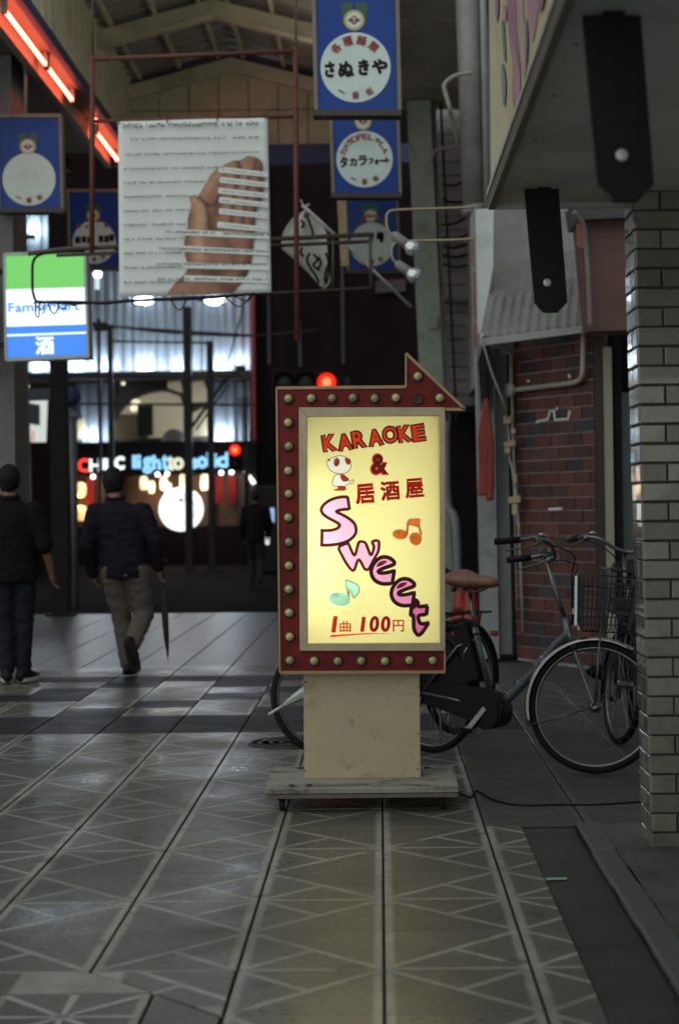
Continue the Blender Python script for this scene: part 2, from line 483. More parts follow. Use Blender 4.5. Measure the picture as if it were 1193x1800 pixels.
sb.add([(.897, 6.88, .03), (3.6, 6.88, .03), (3.6, 6.88, -.006), (.897, 6.88, -.006)], [(0, 1, 2, 3)])
tag(sb.build('entrance_slab', M_CONC), kind='structure')
# manhole and its rings beside the sign
mh = thing('manhole_cover', 'round dark iron manhole cover in the paving behind the lit sign', 'manhole cover', G(512, 1306))
c = wloc(mh)
MB().lathe([(.25, 0), (.25, .006), (.225, .006), (.225, .003), (0.001, .003)], (c.x, c.y, 0), 40).build('rim', mat('manhole_iron', (.05, .05, .05), .42, metal=.6, bump=.1), mh)
r_ = MB()
for rr in (.06, .12, .18): r_.lathe([(rr-.012, .003), (rr-.01, .007), (rr+.01, .007), (rr+.012, .003)], (c.x, c.y, 0), 32)
r_.build('tread_ring', MATS['manhole_iron'], mh)
tp = MB().box(G(977, 1545)+Vector((0, 0, .001)), (.075, .028, .002), Matrix.Rotation(.06, 3, 'Z')).build('floor_tape', mat('green_tape', (.30, .42, .27), .6), loc=G(977, 1545))
tag(tp, 'short pale green strip of tape stuck on the dark gutter', 'tape')

# ================================================================ ARCADE ROOF
M_CREAM = mat('cream_steel', (.66, .62, .46), .6, var=.18, vs=1.2, bump=.08, dirt=(.36, .29, .19), ds=1.6, da=.5)
M_CREAMD = mat('cream_panel', (.62, .56, .38), .65, var=.18, vs=1.5, bump=.08, dirt=(.34, .27, .17), ds=1.2, da=.6)
M_SHEET = mat('roof_sheet', (.38, .37, .34), .6, var=.3, vs=1.4, bump=.1, dirt=(.16, .14, .12), ds=2)
M_BLUE = mat('blue_trim', (.035, .05, .145), .5, var=.25, bump=.05)
M_OLIVE = mat('olive_board', (.38, .36, .29), .75, var=.22, vs=2, bump=.1, dirt=(.09, .08, .06), ds=1.1)
M_SOFF = mat('brown_soffit', (.16, .13, .10), .7, var=.3, vs=2, bump=.1)
roof = thing('arcade_roof', 'pitched arcade roof of cream steel girders and grey sheets overhead', 'roof', (-1.91, 16, 6))
XL, XRr, XC = -3.25, -.50, -1.90; ZE, ZK, ZA = 6.15, 6.92, 7.28
def zr(x): return ZK+.05+(ZA-ZK)*(1-abs(x-XC)/(XC-XL))
for s in (-1, 1):       # roof sheets, ribbed
    xe = XL if s < 0 else XRr
    nb = MB(); N = 36
    for k in range(N):
        ya = 16+5.8*k/N; yb = 16+5.8*(k+1)/N; dz = .02 if k % 2 else 0
        nb.add([(xe, ya, ZK+.13+dz), (XC, ya, ZA+.13+dz), (XC, yb, ZA+.13+dz), (xe, yb, ZK+.13+dz), (xe, ya, ZK+.15+dz), (XC, ya, ZA+.15+dz), (XC, yb, ZA+.15+dz), (xe, yb, ZK+.15+dz)], [(0, 1, 2, 3), (4, 7, 6, 5), (0, 4, 5, 1), (2, 6, 7, 3)])
    nb.build('roof_sheet', M_SHEET, roof)
    for q in (.12, .5, .88):       # purlins run along the roof
        x = xe+(XC-xe)*q; z = ZK+(ZA-ZK)*q
        MB().bar((x, 16, z+.09), (x, 21.7, z+.09), .045, .07).build('purlin', M_CREAM, roof)
for yy in (16.2, 19.35):
    gd = MB()
    gd.prism([(XL, ZK-.12), (XC, ZA-.12), (XRr, ZK-.12), (XRr, ZK+.06), (XC, ZA+.06), (XL, ZK+.06)], yy, yy+.10)
    gd.prism([(XL, ZK-.14), (XC, ZA-.14), (XRr, ZK-.14), (XRr, ZK-.122), (XC, ZA-.122), (XL, ZK-.122)], yy-.05, yy+.15)
    gd.build('girder', M_CREAM, roof)
# gable wall at the arcade mouth, made of panels
nx = 7
for k in range(nx):
    xa = XL+(XRr-XL)*k/nx+.006; xb = XL+(XRr-XL)*(k+1)/nx-.006
    MB().bb((xa, 21.80, ZE+.02), (xb, 21.84, 6.62)).build('gable_panel', M_CREAMD, roof)
    f = lambda x: ZK-.13+(ZA-ZK)*(1-abs(x-XC)/(XC-XL))
    xm = max(xa, min(xb, XC))
    pl = [(xa, 6.632), (xb, 6.632), (xb, f(xb))]+([(XC, f(XC))] if xa < XC < xb else [])+[(xa, f(xa))]
    MB().prism(pl, 21.80, 21.84).build('gable_panel', M_CREAMD, roof)
MB().bb((XL, 21.845, ZE), (XRr, 21.86, 7.2)).build('gable_backing', mat('gable_backing', (.03, .026, .02)), roof)
MB().prism([(XL, ZK-.16), (XC, ZA-.16), (XRr, ZK-.16), (XRr, ZK+.02), (XC, ZA+.02), (XL, ZK+.02)], 21.70, 21.79).build('girder', M_CREAM, roof)
MB().bb((-3.45, 21.72, 5.90), (.62, 21.84, ZE)).build('blue_band', M_BLUE, roof)
# eaves: ribbed fascia both sides, blue edge and soffit
for xe, s in ((XL, -1), (XRr, 1)):
    fb = MB(); N = 58
    for k in range(N):
        ya = 14.6+7.2*k/N; yb = 14.6+7.2*(k+1)/N; dx = (.018 if k % 3 == 0 else 0)*-s
        fb.bb((xe+dx, ya, ZE), (xe+dx+.02*s, yb, ZK+.12))
    fb.build('eave_fascia', M_CREAM, roof)
    MB().bb((xe-.03*s, 14.6, ZE-.12), (xe+.04*s, 21.7, ZE-.002)).build('eave_edge', M_BLUE, roof)
MB().bb((-7.5, 14.6, 6.06), (-3.47, 21.7, 6.10)).build('side_ceiling', M_SOFF, roof)
MB().bb((-3.468, 14.6, 6.05), (-3.292, 21.7, 6.07)).build('lamp_channel', mat('lamp_channel', (.30, .25, .19), .6, var=.15), roof)
MB().bb((-3.55, 14.6, 5.86), (-3.47, 21.7, 6.055)).build('lamp_channel', MATS['lamp_channel'], roof)
for k in range(4):
    MB().bb((-.52, 14.9+1.2*k+.006, 6.10), (1.35, 16.1+1.2*k-.006, 6.13)).build('ceiling_board', M_OLIVE, roof)
# neon tubes along the left eave
M_NEON = glow('neon_orange', (1.0, .155, .092), 11)
nl = ['nearest the top edge', 'second', 'behind the banner']
def neon(y0, y1, lab):
    t = thing('neon_tube', lab, 'neon tube', (-3.42, y0, 6.0), 'orange neon tubes along the left eave')
    MB().tube([(-3.37, y0, 5.925), (-3.37, y1, 5.925)], .021, 10).build('glass_tube', M_NEON, t)
    for y in (y0-.02, y1+.02): MB().bb((-3.395, y-.03, 5.89), (-3.345, y+.03, 6.048)).build('socket', mat('lamp_socket', (.5, .45, .4), .5), t)
neon(15.05, 16.86, 'longest glowing orange neon tube at the top left corner')
neon(16.98, 18.32, 'short glowing orange neon tube next in line after the top corner one')
neon(19.92, 21.5, 'glowing orange neon tube disappearing behind the hand poster')
# white tubes on the inner face of the right eave, behind the row of blue signs (unseen, inferred from streaks in their gloss; they light the roof)
M_FLU = glow('fluorescent_white', (.98, 1.0, .84), 10.5)
for k, ys in enumerate((15.3, 16.6, 17.9, 19.2)):
    t = thing('fluorescent_tube', ['nearest', 'second', 'third', 'farthest'][k]+' white fluorescent tube on the right eave behind the blue signs', 'tube light', (-.545, ys, 6.2), 'white tubes inside the right eave')
    MB().tube([(-.548, ys, 6.2), (-.548, ys+1.15, 6.2)], .016, 10).build('glass_tube', M_FLU, t)
    MB().bb((-.53, ys-.03, 6.17), (-.512, ys+1.18, 6.23)).build('batten', mat('lamp_socket', (.5, .45, .4), .5), t)
MB().ell(W(168, 212, 19.6), (.03, .03, .03)).build('indicator_bulb', M_NEON, roof)

# ================================================================ LEFT EDGE BUILDING, COLUMNS
M_GREYP = mat('grey_plaster', (.17, .17, .165), .8, var=.25, vs=2, bump=.2, dirt=(.08, .075, .07), ds=1.3)
M_DARKST = mat('dark_steel', (.022, .02, .02), .5, var=.3, bump=.05)
lw = MB().bb((-5.2, 17.0, 0), (-3.75, 17.7, 6.05)).bb((-3.80, 16.97, 0), (-3.74, 17.02, 6.05)).build('building_pier', M_GREYP, loc=(-4.4, 17, 0))
tag(lw, 'grey plaster building pier at the left edge behind the convenience store sign', 'pier')
cl = thing('steel_column', 'dark steel column at the arcade mouth left of the walking man', 'column', (-4.12, 21.3, 0), 'steel columns of the arcade')
a = W(90, 600, 21.3).x; b_ = W(118, 600, 21.3).x
MB().bb((a, 21.2, 0), (b_, 21.4, 6.0)).build('shaft', M_DARKST, cl)
MB().bb((a-.07, 21.13, 0), (b_+.07, 21.47, .03)).bb((a-.05, 21.15, 5.75), (b_+.05, 21.45, 5.9)).build('base_plate', M_DARKST, cl)
M_GREEN = mat('green_column_paint', (.30, .37, .295), .55, var=.28, vs=3, bump=.15, dirt=(.17, .18, .15), ds=4, da=.7)
cg = thing('steel_column', 'tall pale green painted steel column rising behind the lit arrow sign', 'column', (.5, 19.3, 0), 'steel columns of the arcade')
p = W(735, 180, 19.3); q = W(757, 640, 19.3); w2 = .135
d = (q-p); bot = q+d*((0-q.z)/d.z)
MB().bar(bot, p, w2*2, .2).build('shaft', M_GREEN, cg)
MB().bar(q+Vector((.03, -.13, .4)), q+Vector((.03, -.13, .55)), .09, .05).build('name_plate', mat('plate_grey', (.28, .3, .28)), cg)
MB().bb((bot.x-.2, 19.1, 0), (bot.x+.2, 19.5, .03)).build('base_plate', M_GREEN, cg)

# ================================================================ RIGHT SIDE BUILDINGS
M_RGREY = mat('grey_cement', (.46, .445, .455), .8, var=.25, vs=2.5, bump=.2, dirt=(.10, .095, .095), ds=1.7, da=.7)
M_RPALE = mat('pale_grey_board', (.27, .265, .26), .7, var=.2, vs=4, bump=.1, dirt=(.18, .17, .165), ds=2.5, da=.6)
M_BLACKW = mat('near_black', (.014, .010, .011), .8, var=.4)  # one near-black tone for backing walls, door gap and hood underside
sbld = thing('side_building', 'grey cement shop building with boarded wall behind the green column', 'building', (1.1, 18, 0))
# frontal wall far end: rows of boards
for k in range(22):
    z0 = 2.55+.165*k; x0 = W(776, 400, 19.9).x; x1 = W(850, 400, 19.9).x
    MB().bb((x0-.02*k*.12, 19.9+random.uniform(0, .012), z0+.006), (x1, 19.95, z0+.159)).build('board', M_RGREY, sbld)
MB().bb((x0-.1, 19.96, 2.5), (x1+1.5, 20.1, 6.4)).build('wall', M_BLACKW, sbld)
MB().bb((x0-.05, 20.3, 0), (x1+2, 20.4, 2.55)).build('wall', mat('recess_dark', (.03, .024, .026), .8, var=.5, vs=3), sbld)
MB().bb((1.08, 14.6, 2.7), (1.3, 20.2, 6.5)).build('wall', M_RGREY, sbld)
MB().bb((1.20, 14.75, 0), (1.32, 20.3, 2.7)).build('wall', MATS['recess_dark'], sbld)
# uprights beside the green column
for i, (px, w_, m_) in enumerate(((757, .05, M_RPALE), (765, .045, M_DARKST), (773, .035, M_RGREY), (786, .03, M_DARKST))):
    MB().bar(W(px-12, 180, 19.6-.1*i), W(px+16, 740, 19.6-.1*i), w_).build('upright', m_, sbld)
MB().tube(smooth_path([W(758, 285, 19.2), W(762, 268, 19.2), W(776, 261, 19.1), W(815, 255, 18.9)]), .022).build('conduit', M_RPALE, sbld)
for i, (ya, yb) in enumerate(((325, 316), (350, 352), (395, 380), (418, 412), (433, 428), (448, 446), (463, 466))):
    MB().tube(smooth_path([W(776, ya, 19.6), W(800, (ya+yb)/2+5, 19.55), W(822, yb, 19.5)]), .016, 6).build('cable', M_DARKST, sbld)
MB().bb((W(776, 535, 19.7).x, 19.6, W(0, 540, 19.7).z), (W(835, 535, 19.7).x, 19.85, W(0, 533, 19.7).z)).build('ledge', M_RPALE, sbld)
MB().bb((W(776, 720, 19.7).x, 19.6, W(0, 735, 19.7).z), (W(850, 720, 19.7).x, 19.85, W(0, 722, 19.7).z)).build('ledge', M_DARKST, sbld)
# drain pipes low in the recess
dp = MB().tube(smooth_path([W(783, 740, 17.6), W(786, 880, 17.6), W(800, 915, 17.5), W(804, 1000, 17.5), W(806, 1095, 17.5)]), .05, 10).build('drain_pipe', mat('pipe_grey', (.22, .23, .25), .5, var=.2), loc=W(806, 1118, 17.5))
tag(dp, 'grey bent drain pipe in the dark recess behind the traffic cones', 'pipe')
# big duct and pale strips hanging at the top
du = thing('ventilation_duct', 'thick grey round duct running down the wall left of the yellow painted fascia', 'duct', W(832, 372, 14.8))
MB().tube([W(820, -60, 14.8), W(835, 372, 14.8)], .112, 20).build('duct_body', mat('duct_metal', (.22, .215, .205), .5, metal=.2, var=.3, vs=3, dirt=(.12, .115, .1), ds=2.5), du)
MB().tube([W(833, 362, 14.8), W(835, 378, 14.8)], .120, 20).build('end_collar', MATS['duct_metal'], du)
MB().tube([W(847, -60, 14.7), W(856, 372, 14.7)], .030, 10).build('side_pipe', M_RPALE, du)
MB().tube(smooth_path([W(828, 128, 14.6), W(800, 133, 14.6), W(781, 148, 14.6), W(783, 165, 14.6), W(790, 190, 14.6), W(793, 205, 14.7), W(806, 250, 14.9)]), .020, 8).build('bent_conduit', mat('beige_conduit', (.30, .28, .22), .5), du)
ps = thing('wall_strip', 'pale vertical board strip between the round duct and the yellow fascia', 'board', W(874, 590, 14.3))
MB().prism([(W(x, y, 14.3).x, W(x, y, 14.3).z) for x, y in ((858, -40), (872, -40), (886, 330), (868, 330))], 14.3, 14.36).build('upper_board', M_RPALE, ps)
MB().prism([(W(x, y, 14.3).x, W(x, y, 14.3).z) for x, y in ((866, 331), (886, 327), (888, 336), (866, 341))], 14.22, 14.36).build('bracket', M_DARKST, ps)
# grey plaster wall over the hood
uw = thing('hood_building', 'grey rough plaster shop front over the pleated hood', 'building', (1.3, 14.4, 0))
MB().prism([(W(x, y, 14.4).x, W(x, y, 14.4).z) for x, y in ((868, 335), (1200, 335), (1200, 585), (850, 600), (866, 470))], 14.4, 14.6).build('upper_wall', M_RPALE, uw)
# pleated hood
A, B, Cc, D = W(847, 592, 13.75), W(1037, 566, 13.45), W(1042, 432, 14.38), W(868, 470, 14.38)
hb = MB(); N = 11; vs = []
for k in range(N*2+1):
    t = k/(N*2); dz = -.022 if k % 2 else 0
    lo = A.lerp(B, t)+Vector((0, dz, 0)); hi = D.lerp(Cc, t)
    mid = lo.lerp(hi, .45)+Vector((0, -.10+dz*.7, .03))
    vs += [lo-Vector((0, 0, .05)), lo, mid, hi]
fs = []
for k in range(N*2):
    for r in range(3): fs.append((k*4+r, (k+1)*4+r, (k+1)*4+r+1, k*4+r+1))
hb.add(vs, fs)
hb.build('pleated_hood', mat('hood_vinyl', (.18, .178, .165), .5, var=.25, vs=4, bump=.1, dirt=(.09, .085, .08), ds=4, da=.8, stretch=(1, 1, .35)), uw)
MB().bar(A+Vector((-.02, -.02, -.05)), B+Vector((.02, -.02, -.05)), .05, .06).build('hood_rail', M_RPALE, uw)
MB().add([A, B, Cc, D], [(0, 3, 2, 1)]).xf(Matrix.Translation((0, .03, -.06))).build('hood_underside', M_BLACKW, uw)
# white sign board edge left of the hood
ws = thing('sign_board', 'thin pale blank sign board with a red edge left of the pleated hood', 'sign', W(850, 580, 14.0))
MB().prism([(W(x, y, 14.0).x, W(x, y, 14.0).z) for x, y in ((834, 368), (867, 366), (866, 470), (846, 582), (838, 590))], 14.0, 14.07).build('board', mat('pale_sign', (.60, .64, .60), .5, var=.12, vs=3, dirt=(.35, .36, .34), ds=2), ws)
MB().prism([(W(x, y, 14.0).x, W(x, y, 14.0).z) for x, y in ((826, 380), (833, 368), (838, 590), (833, 640))], 13.99, 14.05).build('edge', M_RPALE, ws)
rp = MB()
for (ya, yb, xx) in ((418, 470, 829.5), (476, 560, 832.5), (565, 615, 833)):
    rp.prism([(W(x, y, 13.98).x, W(x, y, 13.98).z) for x, y in ((xx-1.5, ya), (xx+2, ya+4), (xx+2.4, yb), (xx, yb-3))], 13.98, 13.987)
rp.build('red_print', mat('red_print', (.30, .05, .045), .5), ws)
# brick wall at an angle to the passage
PA, PB = Vector((1.19, 14.5, 0)), Vector((1.80, 13.55, 0)); du_ = (PB-PA).normalized(); nn = Vector((du_.y, -du_.x, 0))
if nn.y > 0: nn = -nn
bw = thing('brick_wall', 'dark red tile brick wall under the hood behind the bicycle handlebar', 'wall', PA)
ang = math.atan2(du_.y, du_.x)
L = (PB-PA).length
MB().box(PA+du_*L/2-nn*.06+Vector((0, 0, 1.42)), (L, .10, 2.84), Matrix.Rotation(ang, 3, 'Z')).build('mortar', mat('pale_mortar', (.30, .28, .27), .85, var=.3), bw)
RH = .108; BL = .205
MBR = [mat('brick_red', (.098, .030, .024), .42, var=.35, vs=9, bump=.2, bs=120, rnd=.4, dirt=(.03, .02, .018), ds=5, da=.7), mat('brick_brown', (.070, .029, .025), .45, var=.35, vs=9, bump=.2, bs=120, rnd=.35, dirt=(.03, .02, .018), ds=5, da=.7), mat('brick_purple', (.042, .033, .04), .4, var=.35, vs=9, bump=.2, bs=120, rnd=.35, dirt=(.03, .02, .018), ds=5, da=.7)]
bm = {}
def brick(l, mi):
    k = (round(l, 3), mi)
    if k not in bm: bm[k] = MB().box((0, 0, 0), (l-.008, .02, RH-.011)).mesh('brick', MBR[mi])
    return bm[k]
for r in range(26):
    x = 0 if r % 2 == 0 else -BL/2
    while x < L-.01:
        a, b2 = max(0, x), min(L, x+BL)
        if b2-a > .03:
            mi = random.choice((0, 0, 0, 0, 1, 1, 2))
            inst(brick(b2-a, mi), 'brick', PA+du_*(a+b2)/2+nn*random.uniform(-.012, -.004)+Vector((0, 0, RH*(r+.5)+.02)), bw, (0, 0, ang))
        x += BL
def onbrick(px, py, out=.012): return onplane(px, py, PA, nn)+nn*out
M_WHITE = mat('white_paint', (.62, .62, .60), .6, var=.15)
gf = MB()
for pl in (((945, 742), (951, 740)), ((954, 740), (964, 738), (968, 723), (975, 722), (977, 739), (1000, 737), (1003, 722)), ((979, 720), (981, 716)), ((966, 896), (989, 895)), ((930, 668), (931, 672)), ((1001, 659), (1003, 665))):
    gf.tube([onbrick(*q_) for q_ in pl], .014, 4)
gf.build('paint_scrawl', M_WHITE, bw)
# conduit, junction box, taped cables on the brick wall
M_COND = mat('beige_conduit', (.30, .28, .22), .5)
cd = thing('conduit_run', 'beige conduit with round junction box bent across the brick wall', 'conduit', onbrick(905, 686))
MB().tube(smooth_path([W(846, 588, 13.7), W(852, 602, 13.8), W(875, 610, 14.0), W(897, 618, 14.2), onbrick(906, 640, .05), onbrick(906, 678, .05)]), .021, 8).build('upper_pipe', M_COND, cd)
MB().tube(smooth_path([onbrick(914, 686, .05), onbrick(960, 680, .05), onbrick(1010, 674, .05), onbrick(1026, 668, .05), onbrick(1033, 655, .06), onbrick(1034, 620, .06), onbrick(1034, 575, .06)]), .024, 8).build('side_pipe', M_COND, cd)
Rw = Matrix.Rotation(pi/2, 3, 'X')
jb = onbrick(904, 686, .02)
MB().lathe([(.062, 0), (.062, .05), (.055, .06), (.001, .062)], jb, 20, Matrix.Rotation(ang+pi/2-pi/2, 3, 'Z')@Rw).build('junction_box', mat('box_white', (.42, .42, .38), .5), cd)
MB().tube([onbrick(907, 694, .05), onbrick(908, 760, .05), onbrick(912, 830, .05), onbrick(917, 890, .05), onbrick(921, 1000, .04), onbrick(925, 1110, .04)], .012, 6).build('lower_pipe', M_COND, cd)
cb = thing('taped_cable', 'thin pale cable dropping from the hood corner down the brick edge', 'cable', onbrick(905, 740))
MB().tube(smooth_path([W(845, 590, 13.65), W(862, 650, 13.8), W(885, 710, 14.0), onbrick(902, 738, .07), onbrick(903, 780, .05), onbrick(903, 805, .05), onbrick(910, 830, .06), onbrick(915, 880, .06), onbrick(920, 930, .05)]), .009, 6).build('cord', mat('pale_cord', (.42, .40, .34), .6), cb)
for (px, py, w_, h_) in ((905, 738, 18, 14), (909, 781, 26, 10), (915, 758, 10, 8), (918, 842, 9, 16), (917, 878, 28, 12), (905, 790, 12, 14), (918, 895, 12, 18)):
    c = onbrick(px, py, .085)
    MB().box(c, (w_*14/F*1.2, .012, h_*14/F), Matrix.Rotation(ang, 3, 'Z')@Matrix.Rotation(random.uniform(-.15, .15), 3, 'Y')).build('tape_patch', mat('masking_tape', (.42, .34, .22), .7, var=.25, vs=20), cb)
# grey pillar / shutter box left of the bricks
gp = thing('shutter_box', 'grey painted shutter post at the left end of the brick wall', 'post', (1.0, 14.4, 0))
M_POST = mat('post_grey', (.255, .27, .275), .55, var=.22, vs=3, bump=.1, dirt=(.13, .13, .13), ds=2, da=.7)
def vstrip(x0, x1, y0, y1, Y, dp, m_, name, par):
    pl = [(W(x, y, Y).x, W(x, y, Y).z) for x, y in ((x0, y0), (x1, y0), (x1+11, y1), (x0+11, y1))]
    zb = max(0, min(p_[1] for p_ in pl)); 
    return MB().prism(pl, Y, Y+dp).build(name, m_, par)
vstrip(836, 866, 594, 1158, 14.5, .25, M_POST, 'post_panel', gp)
vstrip(868, 889, 594, 1150, 14.6, .2, mat('post_grey_dim', (.19, .20, .205), .55, var=.22, vs=3, bump=.1), 'post_panel', gp)
vstrip(890, 897, 594, 1150, 14.62, .1, M_DARKST, 'gap_strip', gp)
vstrip(898, 902, 700, 1135, 14.55, .1, mat('bright_trim', (.42, .47, .50), .4), 'metal_trim', gp)
MB().prism([(W(x, y, 14.4).x, W(x, y, 14.4).z) for x, y in ((838, 640), (850, 600), (872, 640), (868, 668), (856, 720), (845, 720))], 14.3, 14.5).build('hood_bracket', M_DARKST, gp)
# red closed parasol hanging on the post
ru = thing('red_banner', 'folded red cloth banner hanging on the grey shutter post', 'banner', W(852, 880, 14.2))
pts = []
rb = MB()
for k in range(5):
    x = 845+k*4.3
    rb.tube(smooth_path([W(854+random.uniform(-2, 2), 700, 14.25), W(x+random.uniform(-1, 1), 760, 14.2), W(x+random.uniform(-2, 2), 830, 14.2), W(x+random.uniform(-1, 2), 872+random.uniform(-6, 12), 14.2)]), [.008]+[.02]*6+[.024]*6+[.028]*6, 8)
rb.build('cloth', mat('red_cloth', (.22, .03, .022), .7, var=.4, vs=8, stretch=(1, 1, .2)), ru)
MB().tube([W(853, 600, 14.32), W(855, 705, 14.27)], .008, 6).build('cord', M_DARKST, ru)
# doorway right of the bricks
dr = thing('doorway', 'dark shop doorway with a cream jamb right of the brick wall', 'doorway', (2.0, 13.6, 0))
def vs2(x0, x1, y0, y1, Y, dp, m_, name, lean=8): return MB().prism([(W(x, y, Y).x, W(x, y, Y).z) for x, y in ((x0, y0), (x1, y0), (x1+lean, y1), (x0+lean, y1))], Y, Y+dp).build(name, m_, dr)
vs2(1044, 1061, 580, 1165, 13.5, .2, mat('brown_frame', (.035, .018, .016), .5), 'door_frame')
vs2(1060, 1074, 610, 1160, 13.45, .12, mat('cream_jamb', (.27, .25, .19), .6, var=.15), 'jamb')
vs2(1076, 1090, 590, 1160, 13.5, .1, M_BLACKW, 'gap_strip')
vs2(1090, 1150, 690, 1160, 13.6, .06, mat('greenish_door', (.06, .09, .085), .4, var=.3), 'door_leaf')
vs2(1046, 1300, 560, 700, 13.7, .1, M_BLACKW, 'lintel', 0)
MB().bb((1.7, 14.0, 0), (4.5, 14.2, 3)).build('inner_wall', M_BLACKW, dr)
# red-brown box sign over the doorway
rbx = thing('box_sign', 'dark red brown box over the doorway beside the tiled pillar', 'sign box', W(1060, 580, 12.9))
MB().prism([(W(x, y, 12.9).x, W(x, y, 12.9).z) for x, y in ((1018, 382), (1180, 376), (1180, 575), (1036, 580))], 12.9, 13.3).build('box', mat('red_brown_panel', (.105, .046, .034), .5, var=.3, vs=3, bump=.1), rbx, bevel=.01)
MB().prism([(W(x, y, 12.8).x, W(x, y, 12.8).z) for x, y in ((1008, 352), (1180, 350), (1180, 378), (1014, 386))], 12.75, 13.35).build('cap', mat('cap_grey', (.05, .047, .045), .5), rbx, bevel=.01)
MB().tube(smooth_path([W(1008, 372, 12.7), W(1024, 395, 12.75), W(1030, 440, 12.8), W(1034, 500, 12.8), W(1037, 575, 12.8)]), .022, 8).build('flex_pipe', mat('flex_pipe', (.16, .13, .11), .6, var=.4, vs=30), rbx)
MB().prism([(W(x, y, 12.88).x, W(x, y, 12.88).z) for x, y in ((1012, 392), (1022, 396), (1028, 440), (1014, 432))], 12.88, 12.9).build('orange_flap', mat('faded_orange', (.27, .10, .06), .6), rbx)

# ================================================================ NEAR CANOPY, PILLAR, HANGING PLATES
cn = thing('shop_canopy', 'large box canopy with a yellow painted fascia over the tiled pillar', 'canopy', (.46, 6.62, 2.56))
M_SOFFIT = mat('grey_soffit', (.38, .385, .35), .75, var=.16, vs=1.5, bump=.12, bs=130, dirt=(.24, .235, .20), ds=1.6, da=.7)
for xa, xb in ((.475, 1.395), (1.40, 2.495), (2.50, 3.6)):
    for ya, yb in ((-2.0, 1.795), (1.80, 4.295), (4.30, 6.62)): MB().bb((xa, ya, 2.57), (xb, yb, 2.60)).build('soffit_panel', M_SOFFIT, cn)
for sx_ in (.53, 1.36, 1.44):
    for sy_ in (4.36, 4.9, 5.5, 6.1, 6.56): MB().lathe([(.006, 0), (.005, -.002), (.0005, -.0025)], (sx_, sy_, 2.57), 8).build('screw', M_DARKST, cn)
MB().bb((.50, -2.0, 2.61), (3.6, 6.60, 5.4)).build('core', M_RGREY, cn)
fm = bpy.data.materials.new('painted_fascia'); fm.use_nodes = True; nt = fm.node_tree; p_ = nt.nodes['Principled BSDF']
pos = _n(nt, 'ShaderNodeNewGeometry').outputs['Position']; sx = _n(nt, 'ShaderNodeSeparateXYZ'); nt.links.new(pos, sx.inputs[0])
mp = _n(nt, 'ShaderNodeMapping'); mp.inputs['Scale'].default_value = (1, 1.6, 1.1); nt.links.new(pos, mp.inputs[0])
c = mixc(nt, ramp(nt, tex(nt, 1.6, 4, .6, mp.outputs[0], 1.2), .40, .62), (.52, .47, .24), (.60, .58, .40))
lk(nt, c, p_.inputs['Base Color']); p_.inputs['Roughness'].default_value = .35
MB().bb((.460, -2.0, 2.62), (.475, 6.63, 5.4)).build('fascia', fm, cn)
def FX(x, y): return onplane(800+x/3, y/3, (.4585, 0, 0), Vector((1, 0, 0)))
SN = [0]
def stroke(pts, m):
    SN[0] += 1; q = [v-Vector((.0006*SN[0], 0, 0)) for v in smooth_path([FX(*p) for p in pts], 3, True)]; tr = tessellate_polygon([[Vector((v.y, v.z, 0)) for v in q]])
    MB().add(q, [tuple(t) for t in tr]).build('painted_stroke', m, cn)
SPK, SBL, SPU, SRD = mat('stroke_pink', (.44, .25, .29), .5, var=.3, vs=3), mat('stroke_blue', (.20, .25, .29), .5, var=.3, vs=3), mat('stroke_purple', (.35, .18, .26), .5, var=.3, vs=3), mat('stroke_rose', (.50, .34, .30), .5, var=.3, vs=3)
for pts, m in (([(272, -60), (312, -60), (322, 150), (342, 340), (342, 560), (324, 745), (312, 640), (300, 480), (300, 320), (282, 180)], SPU), ([(318, -60), (352, -60), (362, 120), (384, 250), (362, 415), (345, 300), (330, 120)], SRD), ([(372, -60), (440, -60), (430, 110), (408, 218), (388, 130)], SPK), ([(302, 240), (330, 300), (345, 430), (330, 600), (308, 470)], SPK), ([(246, 112), (258, 116), (266, 240), (268, 330), (256, 300), (250, 200)], SBL), ([(246, 350), (258, 348), (270, 440), (264, 558), (252, 520)], SBL), ([(214, -60), (228, -60), (232, 40), (224, 118), (216, 60)], SPU), ([(372, 90), (384, 150), (386, 260), (376, 350), (370, 240)], SBL), ([(255, 20), (275, 60), (270, 110), (258, 90)], SRD), ([(440, -60), (480, -60), (470, 30), (450, 60)], SPU)): stroke(pts, m)
MB().bb((.448, -2.0, 2.545), (.474, 6.64, 2.618)).build('edge_trim', mat('trim_brown', (.10, .09, .075), .5, var=.2), cn, bevel=.003)
MB().bb((.442, -2.0, 2.600), (.447, 6.64, 2.620)).build('edge_bead', mat('trim_pale', (.42, .43, .38), .4), cn)
MB().bb((.476, 6.622, 2.55), (3.6, 6.66, 5.4)).build('back_panel', M_RGREY, cn)
